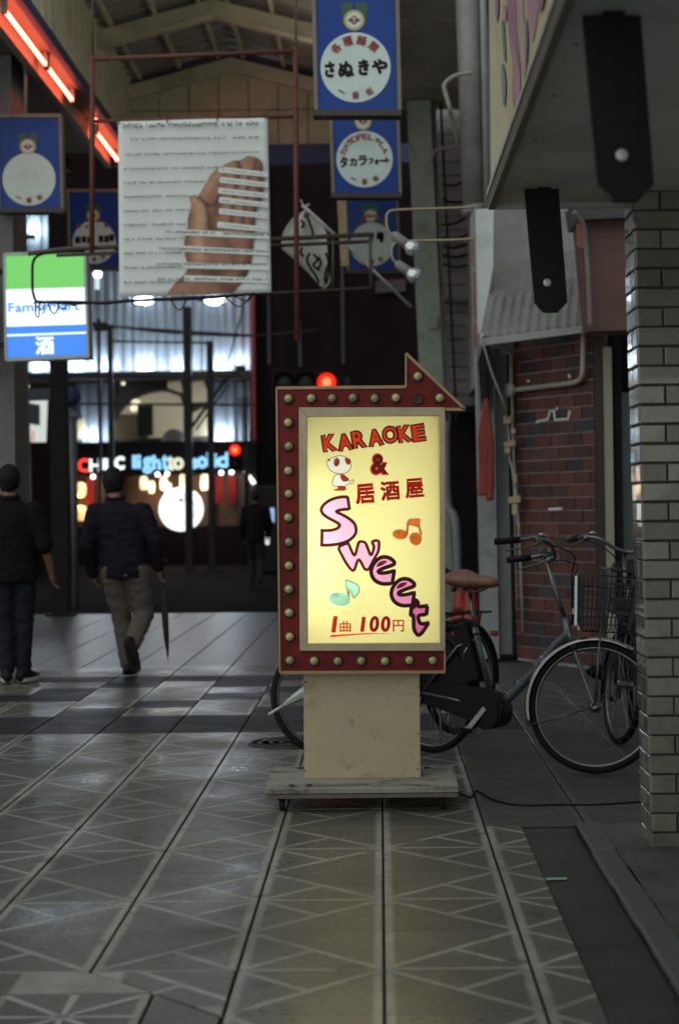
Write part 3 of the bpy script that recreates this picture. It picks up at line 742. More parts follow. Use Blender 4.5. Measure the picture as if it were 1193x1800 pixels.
# tiled pillar
pl_ = thing('tiled_pillar', 'pillar clad in glazed beige tiles with dark joints at the right edge', 'pillar', (1.3, 6.5, 0))
top = W(1112, 355, 6.4); bt = W(1145, 1503, 6.4); ln = (top.x-bt.x)/(top.z-bt.z)
PW, PD, RZ = .62, .235, .0755
M_GT = mat('glazed_tile', (.150, .136, .108), .17, var=.22, vs=7, bump=.05, bs=30, rnd=.26, spec=.6, coat=.7, dirt=(.07, .06, .048), ds=7, da=.6)
M_PJ = mat('pillar_joint', (.034, .031, .028), .85, var=.5, vs=12)
cz = 2.58
cor = MB().bb((bt.x+.008, 6.408, .0), (bt.x+PW, 6.4+PD-.006, cz)); cor.xf(Matrix(((1, 0, ln, 0), (0, 1, 0, 0), (0, 0, 1, 0), (0, 0, 0, 1))))
cor.build('core', M_PJ, pl_)
tms = {}
def ptile(w_, d_, h_):
    k = (round(w_, 4), round(d_, 4))
    if k not in tms:
        b_ = MB(); x, y, z = w_/2, d_/2, h_/2; e = .004
        if w_ > d_:  # front face tile: bevelled towards -Y
            b_.add([(-x, y, -z), (x, y, -z), (x, y, z), (-x, y, z), (-x, -y+e, -z), (x, -y+e, -z), (x, -y+e, z), (-x, -y+e, z), (-x+e, -y, -z+e), (x-e, -y, -z+e), (x-e, -y, z-e), (-x+e, -y, z-e)], [(8, 9, 10, 11), (4, 5, 9, 8), (5, 6, 10, 9), (6, 7, 11, 10), (7, 4, 8, 11), (0, 1, 5, 4), (1, 2, 6, 5), (2, 3, 7, 6), (3, 0, 4, 7)])
        else:
            b_.add([(x, y, -z), (x, -y, -z), (x, -y, z), (x, y, z), (-x+e, y, -z), (-x+e, -y, -z), (-x+e, -y, z), (-x+e, y, z), (-x, y-e, -z+e), (-x, -y+e, -z+e), (-x, -y+e, z-e), (-x, y-e, z-e)], [(8, 9, 10, 11), (4, 5, 9, 8), (5, 6, 10, 9), (6, 7, 11, 10), (7, 4, 8, 11), (0, 1, 5, 4), (1, 2, 6, 5), (2, 3, 7, 6), (3, 0, 4, 7)])
        tms[k] = b_.mesh('wall_tile', M_GT)
    return tms[k]
for r in range(34):
    z = RZ*(r+.5)+.004; xo = bt.x+ln*z
    w3 = .205
    x = -w3*.5 if r % 2 else 0.0
    while x < PW-.02:
        a, b2 = max(0, x), min(PW, x+w3)
        if b2-a > .03:
            inst(ptile(b2-a-.006, .012, RZ-.0068), 'wall_tile', (xo+(a+b2)/2+random.uniform(-.001, .001), 6.402+random.uniform(-.002, .002), z+random.uniform(-.001, .001)), pl_, (random.uniform(-.014, .014), random.uniform(-.006, .006), random.uniform(-.010, .010)))
        x += w3
    for k in range(2):
        inst(ptile(.012, PD/2-.005, RZ-.0068), 'wall_tile', (xo+.004+random.uniform(-.001, .001), 6.4+PD/4+PD/2*k+.004, z), pl_, (0, random.uniform(-.012, .012), random.uniform(-.02, .02)))
# hanging plates
M_PLATE = mat('black_plate', (.012, .010, .011), .45, var=.3)
def plate(px, py0, py1, w_, Y, hole, lab):
    t = thing('hanging_plate', lab, 'plate', W(px, py0, Y), 'black plates hanging under the canopy')
    k = Y/F; hw = w_/2; ch = w_*.29; lean = (py1-py0)*.075*.5
    P2 = [(px-hw-lean, py0), (px+hw-lean, py0), (px+hw+lean, py1-ch), (px+hw-ch+lean, py1), (px-hw+ch+lean, py1), (px-hw+lean, py1-ch)]
    c_ = W(hole[0], hole[1], Y)
    MB().prism([(W(x, y, Y).x, W(x, y, Y).z) for x, y in P2], Y, Y+.022).build('board', M_PLATE, t, bevel=.002)
    MB().lathe([(.0155, 0), (.0155, .004), (.011, .006), (.001, .0065)], c_+Vector((0, 0, 0)), 20, Matrix.Rotation(pi/2, 3, 'X')).build('bolt', mat('bolt_bright', (.42, .42, .39), .4, metal=.3), t)
    n_ = MB(); za = W(px, py0, Y).z
    n_.bb((W(px-hw*.3-lean, 0, Y).x, Y+.004, za-.01), (W(px+hw*.45-lean, 0, Y).x, Y+.03, 2.575)); n_.build('bracket', M_PLATE, t)
plate(1087, 28, 352, 99, 4.06, (1092, 273), 'larger near black plate with clipped corners hanging from the canopy')
plate(959.5, 333, 548, 58, 6.30, (961, 497), 'smaller farther black plate with clipped corners and bright bolt')
# ================================================================ THE LIT ARROW SIGN
YS = 7.5
def px(pts, Y=YS): return [(W(x, y, Y).x, W(x, y, Y).z) for x, y in pts]
sg = thing('karaoke_sign', 'lit yellow standing karaoke sign with red bulb arrow frame on a beige post', 'sign', (W(636, 1182, YS).x, 7.65, 0))
M_RED = mat('sign_red', (.19, .012, .010), .45, spec=.2, var=.25, vs=6, bump=.1, bs=60, dirt=(.055, .012, .01), ds=5, da=.8)
M_GOLD = mat('gold_trim', (.34, .22, .12), .4, metal=.55, var=.25, vs=12)
M_FRAME = mat('frame_beige', (.44, .36, .24), .42, metal=.35, var=.2, vs=14, bump=.08)
M_POSTB = mat('post_beige', (.47, .39, .25), .6, var=.10, vs=5, bump=.12, bs=220, dirt=(.25, .18, .11), ds=7, da=.65, dt=(.54, .66))
M_WOOD = mat('worn_board', (.30, .285, .245), .6, var=.35, vs=6, bump=.2, bs=60, dirt=(.045, .035, .028), ds=5.5, da=.9, dt=(.5, .60), stretch=(.5, 1.2, 1))
edge = [(486, 682), (713, 680), (713, 621), (817, 719), (527, 719), (527, 1142), (781, 1141), (781, 1181), (492, 1182)]
MB().prism(px(edge), YS, YS+.30).build('arrow_frame', M_RED, sg, fix=True)
gt = MB(); loop = [W(x, y, YS-.002) for x, y in edge[:4]]
def trim(a, b): gt.bar(a, b, .0085, .014)
seq = [(781, 1181), (492, 1182), (486, 682), (713, 680), (713, 621), (817, 719.5)]
for a, b in zip(seq, seq[1:]): trim(W(*a, YS-.003), W(*b, YS-.003))
trim(W(817, 719.5, YS-.003), W(781, 719.5, YS-.003)); trim(W(781, 1141, YS-.003), W(781, 1181, YS-.003))
gt.build('gold_edge', M_GOLD, sg)
# light box behind the yellow panel: white inside, two tubes
a0, b0 = W(527, 718, YS), W(781, 1142, YS)
M_INN = mat('lightbox_white', (.62, .61, .56), .7, var=.02, bump=0)
box_ = MB(); x0, x1, z0, z1 = a0.x+.004, b0.x-.012, b0.z+.004, a0.z-.004
box_.bb((x0, YS+.27, z0), (x1, YS+.285, z1)); box_.bb((x0, YS+.02, z0), (x0+.006, YS+.27, z1)); box_.bb((x1-.006, YS+.02, z0), (x1, YS+.27, z1))
box_.bb((x0+.006, YS+.02, z0), (x1-.006, YS+.27, z0+.006)); box_.bb((x0+.006, YS+.02, z1-.006), (x1-.006, YS+.27, z1))
box_.build('lightbox', M_INN, sg)
MB().bb((x1+.001, YS+.005, z0-.03), (b0.x, YS+.30, z1)).build('side_plate', M_RED, sg)
MB().bb((x0, YS+.286, z0), (b0.x, YS+.30, z1)).build('back_plate', M_RED, sg)
M_TUBE = glow('fluorescent_tube', (1.0, .97, .88), 88)
M_TUBE2 = glow('fluorescent_tube_weak', (1.0, .97, .88), 5)
MB().tube([W(564, 1070, YS+.11), W(564, 850, YS+.11)], .014, 12).build('lamp_tube', M_TUBE, sg)
MB().tube([W(690, 1120, YS+.20), W(690, 765, YS+.20)], .013, 12).build('lamp_tube', M_TUBE2, sg)
fo = [(525.5, 716.5), (781.5, 716.5), (782, 1143.5), (527, 1143.5)]; fi = [(540, 733), (772, 731.5), (772.5, 1129.5), (541.5, 1130.5)]
for i in range(4):
    j = (i+1) % 4
    t = .0012
    fr = MB(); q = px([fo[i], fo[j], fi[j], fi[i]])
    fr.prism(q, YS-.022, YS+.003)
    fr.build('panel_frame', M_FRAME, sg, bevel=.002, fix=True)
# bulbs
M_BULB = mat('bulb_glass', (.42, .35, .15), .18, var=.3, vs=60, bump=.02, coat=.4, rnd=.3); M_SOCK = mat('bulb_socket', (.05, .018, .014), .5)
bb_ = MB(); Rb = Matrix.Rotation(pi/2, 3, 'X')
bb_.lathe([(.027, 0), (.026, .006), (.021, .008), (.019, .004)], (0, 0, 0), 16, Rb, 1)
bb_.lathe([(.012, .004), (.0175, .010), (.0195, .019), (.0185, .026), (.014, .033), (.0075, .0375), (.0005, .0385)], (0, 0, 0), 16, Rb, 0)
bm_ = bb_.mesh('bulb', [M_BULB, M_SOCK])
left = [(507+ (k*.18), y) for k, y in enumerate((702, 743, 785, 827, 868, 910, 953, 994, 1036, 1077, 1119, 1161))]
tops = [(546.6, 701), (583.6, 701), (621, 700), (658, 700), (695, 700), (771.5, 700), (734, 663)]
bots = [(552, 1161.5), (593, 1161), (635, 1161), (677, 1161), (718.5, 1160.5), (759, 1160.5)]
for x, y in left+tops+bots:
    inst(bm_, 'bulb', W(x, y, YS)+Vector((0, .001, 0)), sg, (random.uniform(-.12, .12), 0, random.uniform(-.12, .12)))
MB().lathe([(.026, 0), (.025, .006), (.019, .008), (.017, -.004), (.001, -.006)], W(734.5, 701, YS-.003), 16, Rb).build('empty_socket', M_SOCK, sg)
# post and base
pA, pB = W(533, 1183, 7.56), W(739, 1368, 7.56)
post = MB().bb((pA.x, 7.56, .112), (pB.x, 7.84, W(0, 1181, YS).z+.002)).build('post', M_POSTB, sg, bevel=.003)
for x, y in ((537, 1199), (536, 1355), (735, 1207), (735, 1290), (734, 1352)):
    MB().lathe([(.0035, 0), (.0035, .002), (.0005, .003)], W(x, y, 7.56), 8, Rb).build('screw', M_DARKST, sg)
bA, bB = W(466, 1390, 7.30), W(806, 1390, 7.30)
MB().bb((bA.x, 7.30, .088), (bB.x, 7.93, .112)).build('base_board', M_WOOD, sg, bevel=.003)
MB().bb((bA.x+.004, 7.306, .066), (bB.x-.004, 7.92, .086)).build('base_board', mat('worn_board_edge', (.16, .13, .10), .65, var=.4, vs=9, bump=.2, dirt=(.03, .025, .02), ds=9), sg, bevel=.002)
for cx_ in (bA.x+.07, bB.x-.07):
    for cy_ in (7.38, 7.85):
        k = MB().lathe([(.026, -.012), (.03, -.008), (.03, .008), (.026, .012)], (cx_, cy_, .031), 14, Matrix.Rotation(pi/2, 3, 'Y'))
        k.bb((cx_-.02, cy_-.02, .05), (cx_+.02, cy_+.02, .066)); k.build('caster', M_DARKST, sg)
for x, y in ((-.32, 7.37), (-.24, 7.38), (-.30, 7.86), (.30, 7.84), (.24, 7.88)):
    MB().lathe([(.016, 0), (.015, .004), (.008, .007), (.0005, .008)], (wloc(sg).x+x, y, .112), 10).build('bolt', mat('rust', (.06, .03, .02), .8), sg)
# ---- print on the panel (translucent film, lit by the box)
M_PANEL = film('yellow_acrylic', (.90, .85, .41), .22)
F_RED = film('film_red', (.85, .06, .012), .3); F_DARK = film('film_dark', (.16, .015, .010), .4); F_BROWN = film('film_brown', (.30, .035, .012), .4)
F_PINK1 = film('film_pink_pale', (.84, .50, .74), .25); F_PINK2 = film('film_pink', (.78, .36, .62), .25); F_PINK3 = film('film_pink_deep', (.68, .15, .38), .25)
F_WHITE = film('film_white', (.95, .94, .90), .25); F_MINT = film('film_mint', (.42, .84, .66), .25); F_ORNG = film('film_orange', (.90, .22, .03), .25)
YP = YS+.004
def C5(x, y): return (530+x/4.388, 730+y/4.388)
def C7(x, y): return (560+x/5.681, 1000+y/5.681)
def curve(pts, k=4, conv=C5, smooth=True, lift=0.):
    q = [W(*conv(x, y), YP) for x, y in pts]
    if smooth: q = smooth_path(q, k, True)
    return [Vector((v.x, YP-lift, v.z)) for v in q]
def shape(pts, m, name, lift, k=4, conv=C5, smooth=True):
    q = curve(pts, k, conv, smooth, lift)
    return scan_rows([q], [], YP-lift, .0008).build(name, m, sg)
def outline(pts, m, wpx, lift, k=4, conv=C5, smooth=True, name='letter_outline'):
    return MB().tube(curve(pts, k, conv, smooth, lift), wpx*YP/F/4.388, 8, True, flat=.02).build(name, m, sg)
def blob(cx_, cy_, rx, ry, rot, n=24):
    return [(cx_+rx*cos(t)*cos(rot)-ry*sin(t)*sin(rot), cy_+rx*cos(t)*sin(rot)+ry*sin(t)*cos(rot)) for t in [2*pi*k/n for k in range(n)]]
S_ = [(352, 630), (290, 632), (225, 652), (175, 685), (152, 722), (160, 755), (195, 785), (250, 815), (287, 838), (290, 858), (262, 878), (215, 888), (160, 888), (158, 888), (155, 1000), (158, 1002), (235, 1000), (305, 988), (365, 964), (408, 925), (420, 885), (408, 838), (370, 800), (315, 768), (275, 748), (268, 742), (290, 732), (330, 726), (366, 724), (368, 720), (356, 640)]
W_ = [(288, 1018), (352, 988), (364, 998), (407, 1082), (432, 1005), (446, 976), (482, 978), (500, 1000), (532, 1078), (552, 1040), (556, 1010), (545, 975), (585, 966), (597, 990), (590, 1050), (560, 1105), (520, 1180), (505, 1190), (482, 1180), (440, 1112), (408, 1188), (385, 1192), (350, 1150), (305, 1070)]
E1 = [(714, 1146), (690, 1108), (640, 1092), (590, 1108), (548, 1158), (536, 1215), (560, 1268), (615, 1298), (690, 1298), (698, 1296), (712, 1205), (710, 1200), (655, 1214), (605, 1216), (592, 1200), (640, 1176)]
H1 = [(576, 1168), (598, 1132), (640, 1120), (656, 1130), (620, 1158)]
E2 = [(x+155, y+168) for x, y in E1]
H2 = [(x+155, y+168) for x, y in H1]
T_ = [(876, 1426), (884, 1427), (897, 1446), (899, 1474), (966, 1470), (968, 1474), (962, 1534), (958, 1537), (902, 1545), (905, 1588), (925, 1608), (972, 1602), (974, 1606), (940, 1660), (912, 1690), (890, 1690), (865, 1645), (861, 1548), (843, 1543), (840, 1538), (845, 1484), (848, 1480), (866, 1478), (870, 1440)]
hd = [(196, 350), (215, 335), (250, 322), (285, 312), (330, 318), (365, 345), (380, 385), (368, 425), (330, 448), (275, 448), (232, 432), (205, 400), (194, 370)]
bd = [(262, 460), (322, 458), (345, 482), (372, 512), (395, 495), (396, 520), (360, 530), (330, 548), (275, 552), (242, 540), (236, 515), (248, 482)]
NB = blob(207, 303, 112, 72, .22)
fl = [(268, 115), (320, 128), (385, 160), (405, 200), (392, 245), (345, 288), (332, 240), (300, 200), (305, 250), (288, 245)]
# the yellow film is cut out where pale print stands on the bare white acrylic
rect = [Vector((a0.x+.008, YP, b0.z+.008)), Vector((b0.x-.013, YP, b0.z+.008)), Vector((b0.x-.013, YP, a0.z-.008)), Vector((a0.x+.008, YP, a0.z-.008))]
holes = [curve(S_), curve(W_), curve(E1), curve(E2), curve(T_), curve(hd), curve(bd), curve(NB, 1, C7), curve(fl, 4, C7)]
polys = [rect]+holes
zt, zb = rect[2].z, rect[0].z; xl_, xr_ = rect[0].x, rect[1].x
scan_rows([rect], holes, YP, .0021).build('yellow_film', M_PANEL, sg)
MB().add([(xl_, YP+.005, zb), (xr_, YP+.005, zb), (xr_, YP+.005, zt), (xl_, YP+.005, zt)], [(0, 1, 2, 3)]).build('acrylic_panel', film('white_acrylic', (.93, .93, .90), .12), sg)
for pts, hole, m, mo, w_ in ((S_, None, F_PINK1, F_BROWN, 12), (W_, None, F_PINK1, F_BROWN, 11), (E1, H1, F_PINK2, F_DARK, 15), (E2, H2, film('film_pink_mid', (.74, .27, .54), .25), F_DARK, 15), (T_, None, F_PINK3, F_DARK, 15)):
    shape(pts, m, 'letter', .0008)
    big = [(x, y) for x, y in pts]
    outline(big, mo, w_, .0016)
    if hole: shape(hole, mo, 'letter_counter', .0014)
def edge_text(ch, c, w, h, rot, wd, of=.01):
    """dark keyline round a letter: the ribbon along its outline only"""
    o = letters(ch, c, w, h, YP, F_DARK, sg, rot, of, lift=.0016, name='letter_outline', edge=F_DARK, ew=wd)
    import bmesh
    b = bmesh.new(); b.from_mesh(o.data); bmesh.ops.delete(b, geom=[f for f in b.faces if f.material_index == 0], context='FACES'); b.to_mesh(o.data); b.free()
# KARAOKE, & and the kanji, each character its own piece
kx = [(215, 213, 80), (332, 207, 86), (442, 185, 80), (568, 172, 86), (682, 150, 92), (795, 142, 80), (900, 135, 74)]
for ch, (x, y, w) in zip('KARAOKE', kx):
    letters(ch, C5(x, y), (w+30)/4.388, 132/4.388, YP, F_RED, sg, radians(8), .055, lift=.0010, name='letter')
    edge_text(ch, C5(x, y), (w+30)/4.388, 132/4.388, radians(8), 1.5, .055)
letters('&', C5(600, 378), 150/4.388, 172/4.388, YP, F_RED, sg, 0, .075, lift=.0008, name='letter_outline')
letters('&', C5(600, 378), 130/4.388, 152/4.388, YP, F_DARK, sg, 0, .035, lift=.0020, name='letter')
for ch, (x, y) in zip('居酒屋', ((490, 605), (682, 582), (870, 562))):
    letters(ch, C5(x, y), 140/4.388, 142/4.388, YP, F_RED, sg, radians(4), 0, lift=.0010, name='letter', bold=(1.7, 1.5, 1.35)['居酒屋'.index(ch)])
    hw, hh = 67, 68
# price line
for s_, x, y, w, h, sh in (('1', 158, 553, 50, 160, .12), ('1', 442, 553, 40, 146, .12), ('0', 555, 550, 80, 146, .1), ('0', 668, 550, 80, 146, .1), ('曲', 265, 575, 108, 108, 0), ('円', 795, 568, 108, 114, 0)):
    bo = 1.5 if s_ in '10' else .5
    letters(s_, C7(x, y), w/5.681, h/5.681, YP, F_RED, sg, 0, 0, sh, lift=.0012, name='letter', bold=bo)
shape([(110, 682), (125, 660), (480, 640), (790, 648), (480, 652), (118, 682)], F_RED, 'underline', .0014, conv=C7, smooth=False)
# notes
shape(NB, F_WHITE, 'note_edge', .0004, 1, C7); shape(blob(207, 303, 107, 66, .22), F_MINT, 'note', .0010, 1, C7)
outline(fl, F_WHITE, 7, .0012, conv=C7, name='note_edge'); shape(fl, F_MINT, 'note', .0010, conv=C7); shape(blob(167, 268, 40, 27, .2), F_WHITE, 'note_shine', .0016, 1, C7)
shape([(288, 225), (308, 235), (312, 310), (292, 318)], F_MINT, 'note', .0013, conv=C7, smooth=False)
for (cx_, cy_, rx, ry, r_) in ((758, 918, 56, 38, .15), (878, 953, 46, 50, -.6)):
    shape(blob(cx_, cy_, rx+6, ry+6, r_), F_WHITE, 'note_edge', .0004, 1); shape(blob(cx_, cy_, rx, ry, r_), F_ORNG, 'note', .0010, 1); shape(blob(cx_-20, cy_-16, 18, 13, .2), F_WHITE, 'note_shine', .0016, 1)
bm2 = [(806, 920), (812, 830), (830, 800), (915, 798), (908, 850), (930, 920), (918, 925), (900, 862), (850, 845), (822, 850), (816, 922)]
outline(bm2, F_WHITE, 5, .0006, conv=C5, name='note_edge', smooth=False); shape(bm2, F_ORNG, 'note', .0014, smooth=False); shape(blob(838, 825, 22, 12, -.6), F_WHITE, 'note_shine', .0018, 1)
# small plain cartoon panda, side view
PN = lambda q, m, l, n='panda_print', k=4: shape(q, m, n, l, k)
outline(hd, F_BROWN, 2.4, .0016, name='panda_outline'); outline(bd, F_BROWN, 2.4, .0016, name='panda_outline')
PN(bd, F_WHITE, .0006); PN(hd, F_WHITE, .0008)
PN(blob(270, 362, 23, 33, .15), F_BROWN, .0018, k=1); PN(blob(264, 344, 8, 8, 0), F_WHITE, .0024, k=1); PN(blob(212, 347, 10, 7, 0), F_BROWN, .0018, k=1)
PN([(332, 338), (345, 328), (372, 338), (380, 362), (362, 382), (345, 372)], F_BROWN, .0018)
PN([(300, 458), (325, 458), (362, 488), (358, 505), (325, 512), (302, 488)], F_BROWN, .0018)
PN([(275, 545), (335, 548), (338, 578), (290, 582), (250, 580), (248, 572), (280, 562)], F_BROWN, .0012)
# power cord of the sign
pc = MB().tube(smooth_path([(W(790, 1385, 7.5).x, 7.6, .06), (.40, 7.62, .01), G(838, 1392)+Vector((0, 0, .004)), G(868, 1408)+Vector((0, 0, .004)), G(915, 1417)+Vector((0, 0, .004)), G(985, 1416)+Vector((0, 0, .004)), G(1050, 1416)+Vector((0, 0, .004)), G(1135, 1410)+Vector((0, 0, .004))]), .005, 6).build('power_cord', mat('black_cord', (.012, .011, .011), .5), loc=G(868, 1408))
tag(pc, 'thin black power cord snaking over the floor from the lit sign to the pillar', 'cord')

# ================================================================ BLUE HANGING SIGNS
M_SB = mat('sign_blue', (.014, .055, .285), .3, var=.16, vs=3, bump=.03, dirt=(.012, .035, .16), ds=1.5, da=.5, spec=.22)
M_DISC = mat('sign_disc', (.60, .70, .66), .4, var=.08, vs=3, bump=.02, dirt=(.42, .48, .45), ds=3, da=.5)
M_STR = mat('sign_trim', (.20, .165, .12), .5, var=.3, vs=5); M_STRD = mat('sign_trim_dark', (.045, .03, .025), .5)
M_SG = mat('sign_green', (.02, .085, .05), .4); M_SY = mat('sign_yellow', (.50, .42, .16), .4); M_SR = mat('sign_red_print', (.30, .035, .03), .5); M_SK = mat('sign_black', (.02, .012, .012), .5)
def hang_sign(cx_, ytop, ybot, Y, lean, label, r_=None, rod=True, dim=1.):
    k = Y/F; w = .62/k; h = ybot-ytop
    t = thing('hanging_sign', label, 'sign', W(cx_, ybot, Y), 'blue hanging shop signs of the arcade')
    S = lambda x, y: (cx_+x*w+ (y-.5)*lean, ytop+y*h)     # x -.5..+.5, y 0..1
    fp = lambda q: [(W(*S(x, y), Y).x, W(*S(x, y), Y).z) for x, y in q]
    MB().prism(fp([(-.5, 0), (.5, 0), (.5, 1), (-.5, 1)]), Y, Y+.16).build('box', M_SB, t, fix=True)
    for (xa, ya), (xb, yb) in (((-.505, -.01), (-.505, 1.01)), ((.53, -.01), (.53, 1.01))):
        MB().bar(Vector(W(*S(xa, ya), Y))+Vector((0, .06, 0)), Vector(W(*S(xb, yb), Y))+Vector((0, .06, 0)), .03, .15).build('side_trim', M_STR, t)
    MB().bar(W(*S(-.54, 1.02), Y)+Vector((0, .06, 0)), W(*S(.55, 1.02), Y)+Vector((0, .06, 0)), .16, .045).build('bottom_trim', M_STRD, t)
    MB().bar(W(*S(-.54, -.02), Y)+Vector((0, .06, 0)), W(*S(.55, -.02), Y)+Vector((0, .06, 0)), .16, .04).build('top_trim', M_STR, t)
    dc = S(-.005, .675); R = .435*w
    def disc(c, rx, m, lift, name, n=40):
        v = W(*c, Y); MB().prism(disc_poly((v.x, v.z), rx*k, n=n), Y-lift, Y-lift+.003).build(name, m, t, fix=True)
    disc(dc, R, M_DISC, .004, 'disc')
    ec = S(-.01, .318)
    for sx_ in (-1, 1):
        q = [(ec[0]+sx_*x*w, ec[1]+y*w) for x, y in ((.02, -.22), (.16, -.22), (.165, -.18), (.145, .06), (.10, .05), (.02, -.05))]
        MB().prism([(W(*p_, Y).x, W(*p_, Y).z) for p_ in q], Y-.003, Y).build('green_ribbon', M_SG, t, fix=True)
    disc(ec, .128*w, M_SY, .005, 'emblem_ring'); disc(ec, .098*w, M_DISC, .007, 'emblem_disc')
    q = [(ec[0]+x*w, ec[1]+y*w) for x, y in ((-.085, 0), (-.03, -.035), (0, -.06), (.03, -.035), (.085, 0), (.03, .035), (0, .06), (-.03, .035))]
    MB().prism([(W(*p_, Y).x, W(*p_, Y).z) for p_ in q], Y-.0085, Y-.007).build('emblem_diamond', M_SR, t, fix=True)
    letters('T', ec, .05*w, .06*w, Y, M_DISC, t, 0, 0, lift=.010, name='emblem_letter', bold=.4)
    def arc(chars, rad, a0, a1, size, m, flip=1, of=.4):
        n = len(chars)
        for i, ch in enumerate(chars):
            a = a0+(a1-a0)*(i/(n-1) if n > 1 else .5)
            c = (dc[0]+sin(a)*rad*R, dc[1]-cos(a)*rad*R)
            rot = -a if flip > 0 else -(a-pi)
            letters(ch, c, size*R, size*R*(.16 if ch == '一' else 1), Y, m, t, rot, 0, lift=.009, name='character', bold=of)
    arc('一番街', .80, pi+.52, pi-.52, .20, M_SR, -1, .35)
    if rod:
        u = W(*S(-.06, 0), Y); MB().tube([u+Vector((0, .08, 0)), Vector((u.x, u.y+.08, 6.06))], .016, 8).build('hanger_rod', mat('rod_grey', (.24, .24, .23), .5), t)
        MB().bb((u.x-.08, u.y, 6.04), (u.x+.08, u.y+.16, 6.065)).build('ceiling_plate', M_DARKST, t)
    return t, dc, R, arc, S, disc
t1, dc, R, arc, S, _ = hang_sign(624.5, -38, 194, 12.7, 5, 'largest blue hanging sign, top centre, white disc with black brushed hiragana')
arc('各種麺類', .78, -.80, .72, .26, M_SR, 1, .6)
for ch, x, y, w, h in (('さ', 248, 885, 110, 185), ('ぬ', 455, 880, 180, 185), ('き', 678, 858, 120, 185), ('や', 882, 848, 180, 175)):
    letters(ch, (545+x/7.23, y/7.23), w/7.23, h/7.23, 12.7, M_SK, t1, radians(2), 0, lift=.009, name='character', bold=1.5)
t2, dc, R, arc, S, _ = hang_sign(640, 155, 340, 15.8, 6, 'middle blue hanging sign with black katakana, below the largest one')
arc('カメラ', .80, -1.25, -.72, .20, M_SR, 1, .5); arc('DPE', .80, -.46, .05, .21, M_SR, 1, .3); arc('しゃしん', .80, .32, 1.2, .19, M_SR, 1, .5)
for ch, x, y, w, h in (('タ', 218, 548, 80, 120), ('カ', 325, 545, 75, 85), ('ラ', 432, 530, 90, 105), ('フ', 525, 538, 50, 55), ('ォ', 592, 545, 42, 55), ('ー', 655, 532, 55, 10), ('ト', 712, 525, 40, 65)):
    letters(ch, (570+x/6.43, 200+y/6.43), w/6.43, h/6.43, 15.8, M_SK, t2, radians(2), 0, lift=.009, name='character', bold=.8)
t3, dc, R, arc, S, _ = hang_sign(653, 335, 475, 20.4, 5, 'farthest blue hanging sign, dim, partly behind the gantry rail', rod=True)
def marks(t, cs, m, Y):     # print too far away to read
    b = MB()
    for x, y, w, h, r in cs:
        c = W(x, y, Y); b.box(c+Vector((0, -.009, 0)), (w*Y/F, .001, h*Y/F), Matrix.Rotation(r, 3, 'Y'))
    return b.build('worn_print', m, t)
marks(t3, [(632+i*4.5, 392-i*4.2, 5, 5, .6) for i in range(4)]+[(659+i*5, 380+i*4, 4, 4, -.6) for i in range(4)], M_SR, 20.4)
marks(t3, [(654, 415, 5, 10, .2), (668, 415, 13, 13, .1), (670, 417, 6, 18, 0)], M_SK, 20.4)
t4, dc, R, arc, S, _ = hang_sign(51.5, 207, 367, 16.8, 4, 'blue hanging sign at the left edge with an empty white disc')
t5, dc, R, arc, S, _ = hang_sign(166, 338, 468, 20.6, 3, 'blue hanging sign half hidden behind the hand poster and red pole')
marks(t5, [(139, 397, 7, 6, .5), (152, 389, 5, 4, 0), (174, 388, 7, 6, -.3), (187, 396, 6, 7, .2), (153, 399, 5, 5, .3)], M_SR, 20.6)
marks(t5, [(137, 422, 9, 12, 0), (148, 421, 8, 11, 0), (158, 422, 8, 12, .05), (178, 420, 8, 12, 0), (188, 420, 8, 12, 0), (197, 418, 8, 12, 0)], M_SK, 20.6)

# ================================================================ GANTRY WITH HAND POSTER
M_RUST = mat('rust_red_steel', (.125, .032, .018), .6, var=.35, vs=6, bump=.1)
M_RAIL = mat('rail_brown', (.07, .052, .042), .6, var=.35, vs=8)
YG = 14.0
gn = thing('pipe_gantry', 'rusty pipe gantry and red frame hung across the arcade behind the hand poster', 'gantry', W(430, 430, YG))
def gb(pts, r, m, name='pipe', Y=YG+.05, n=8): MB().tube([W(x, y, Y) for x, y in pts], r, n).build(name, m, gn)
gb([(163, 98), (162, 445)], .022, M_RUST, 'frame_upright'); gb([(519, 82), (522, 600)], .022, M_RUST, 'frame_upright')
gb([(163, 104), (519, 90)], .020, M_RUST, 'frame_bar'); gb([(163, 213), (520, 205)], .016, M_RUST, 'frame_bar')
gb([(50, 446), (112, 438), (655, 412)], .020, M_RAIL, 'rail', YG+.10); gb([(100, 449), (655, 424)], .016, M_RAIL, 'rail', YG+.35)
gb([(62, 530), (130, 534), (650, 506)], .012, M_RAIL, 'rail', YG+.10); gb([(650, 412), (652, 508)], .014, M_RAIL, 'end_post', YG+.10)
gb([(604, 425), (722, 540)], .016, mat('galvanised', (.28, .27, .26), .45, metal=.4), 'brace', YG+.5)
gb([(585, 418), (585, 508)], .010, M_RAIL, 'end_post', YG+.10)
for x in (163, 520): gb([(x, -60), (x, 110)], .009, M_RAIL, 'hanger')
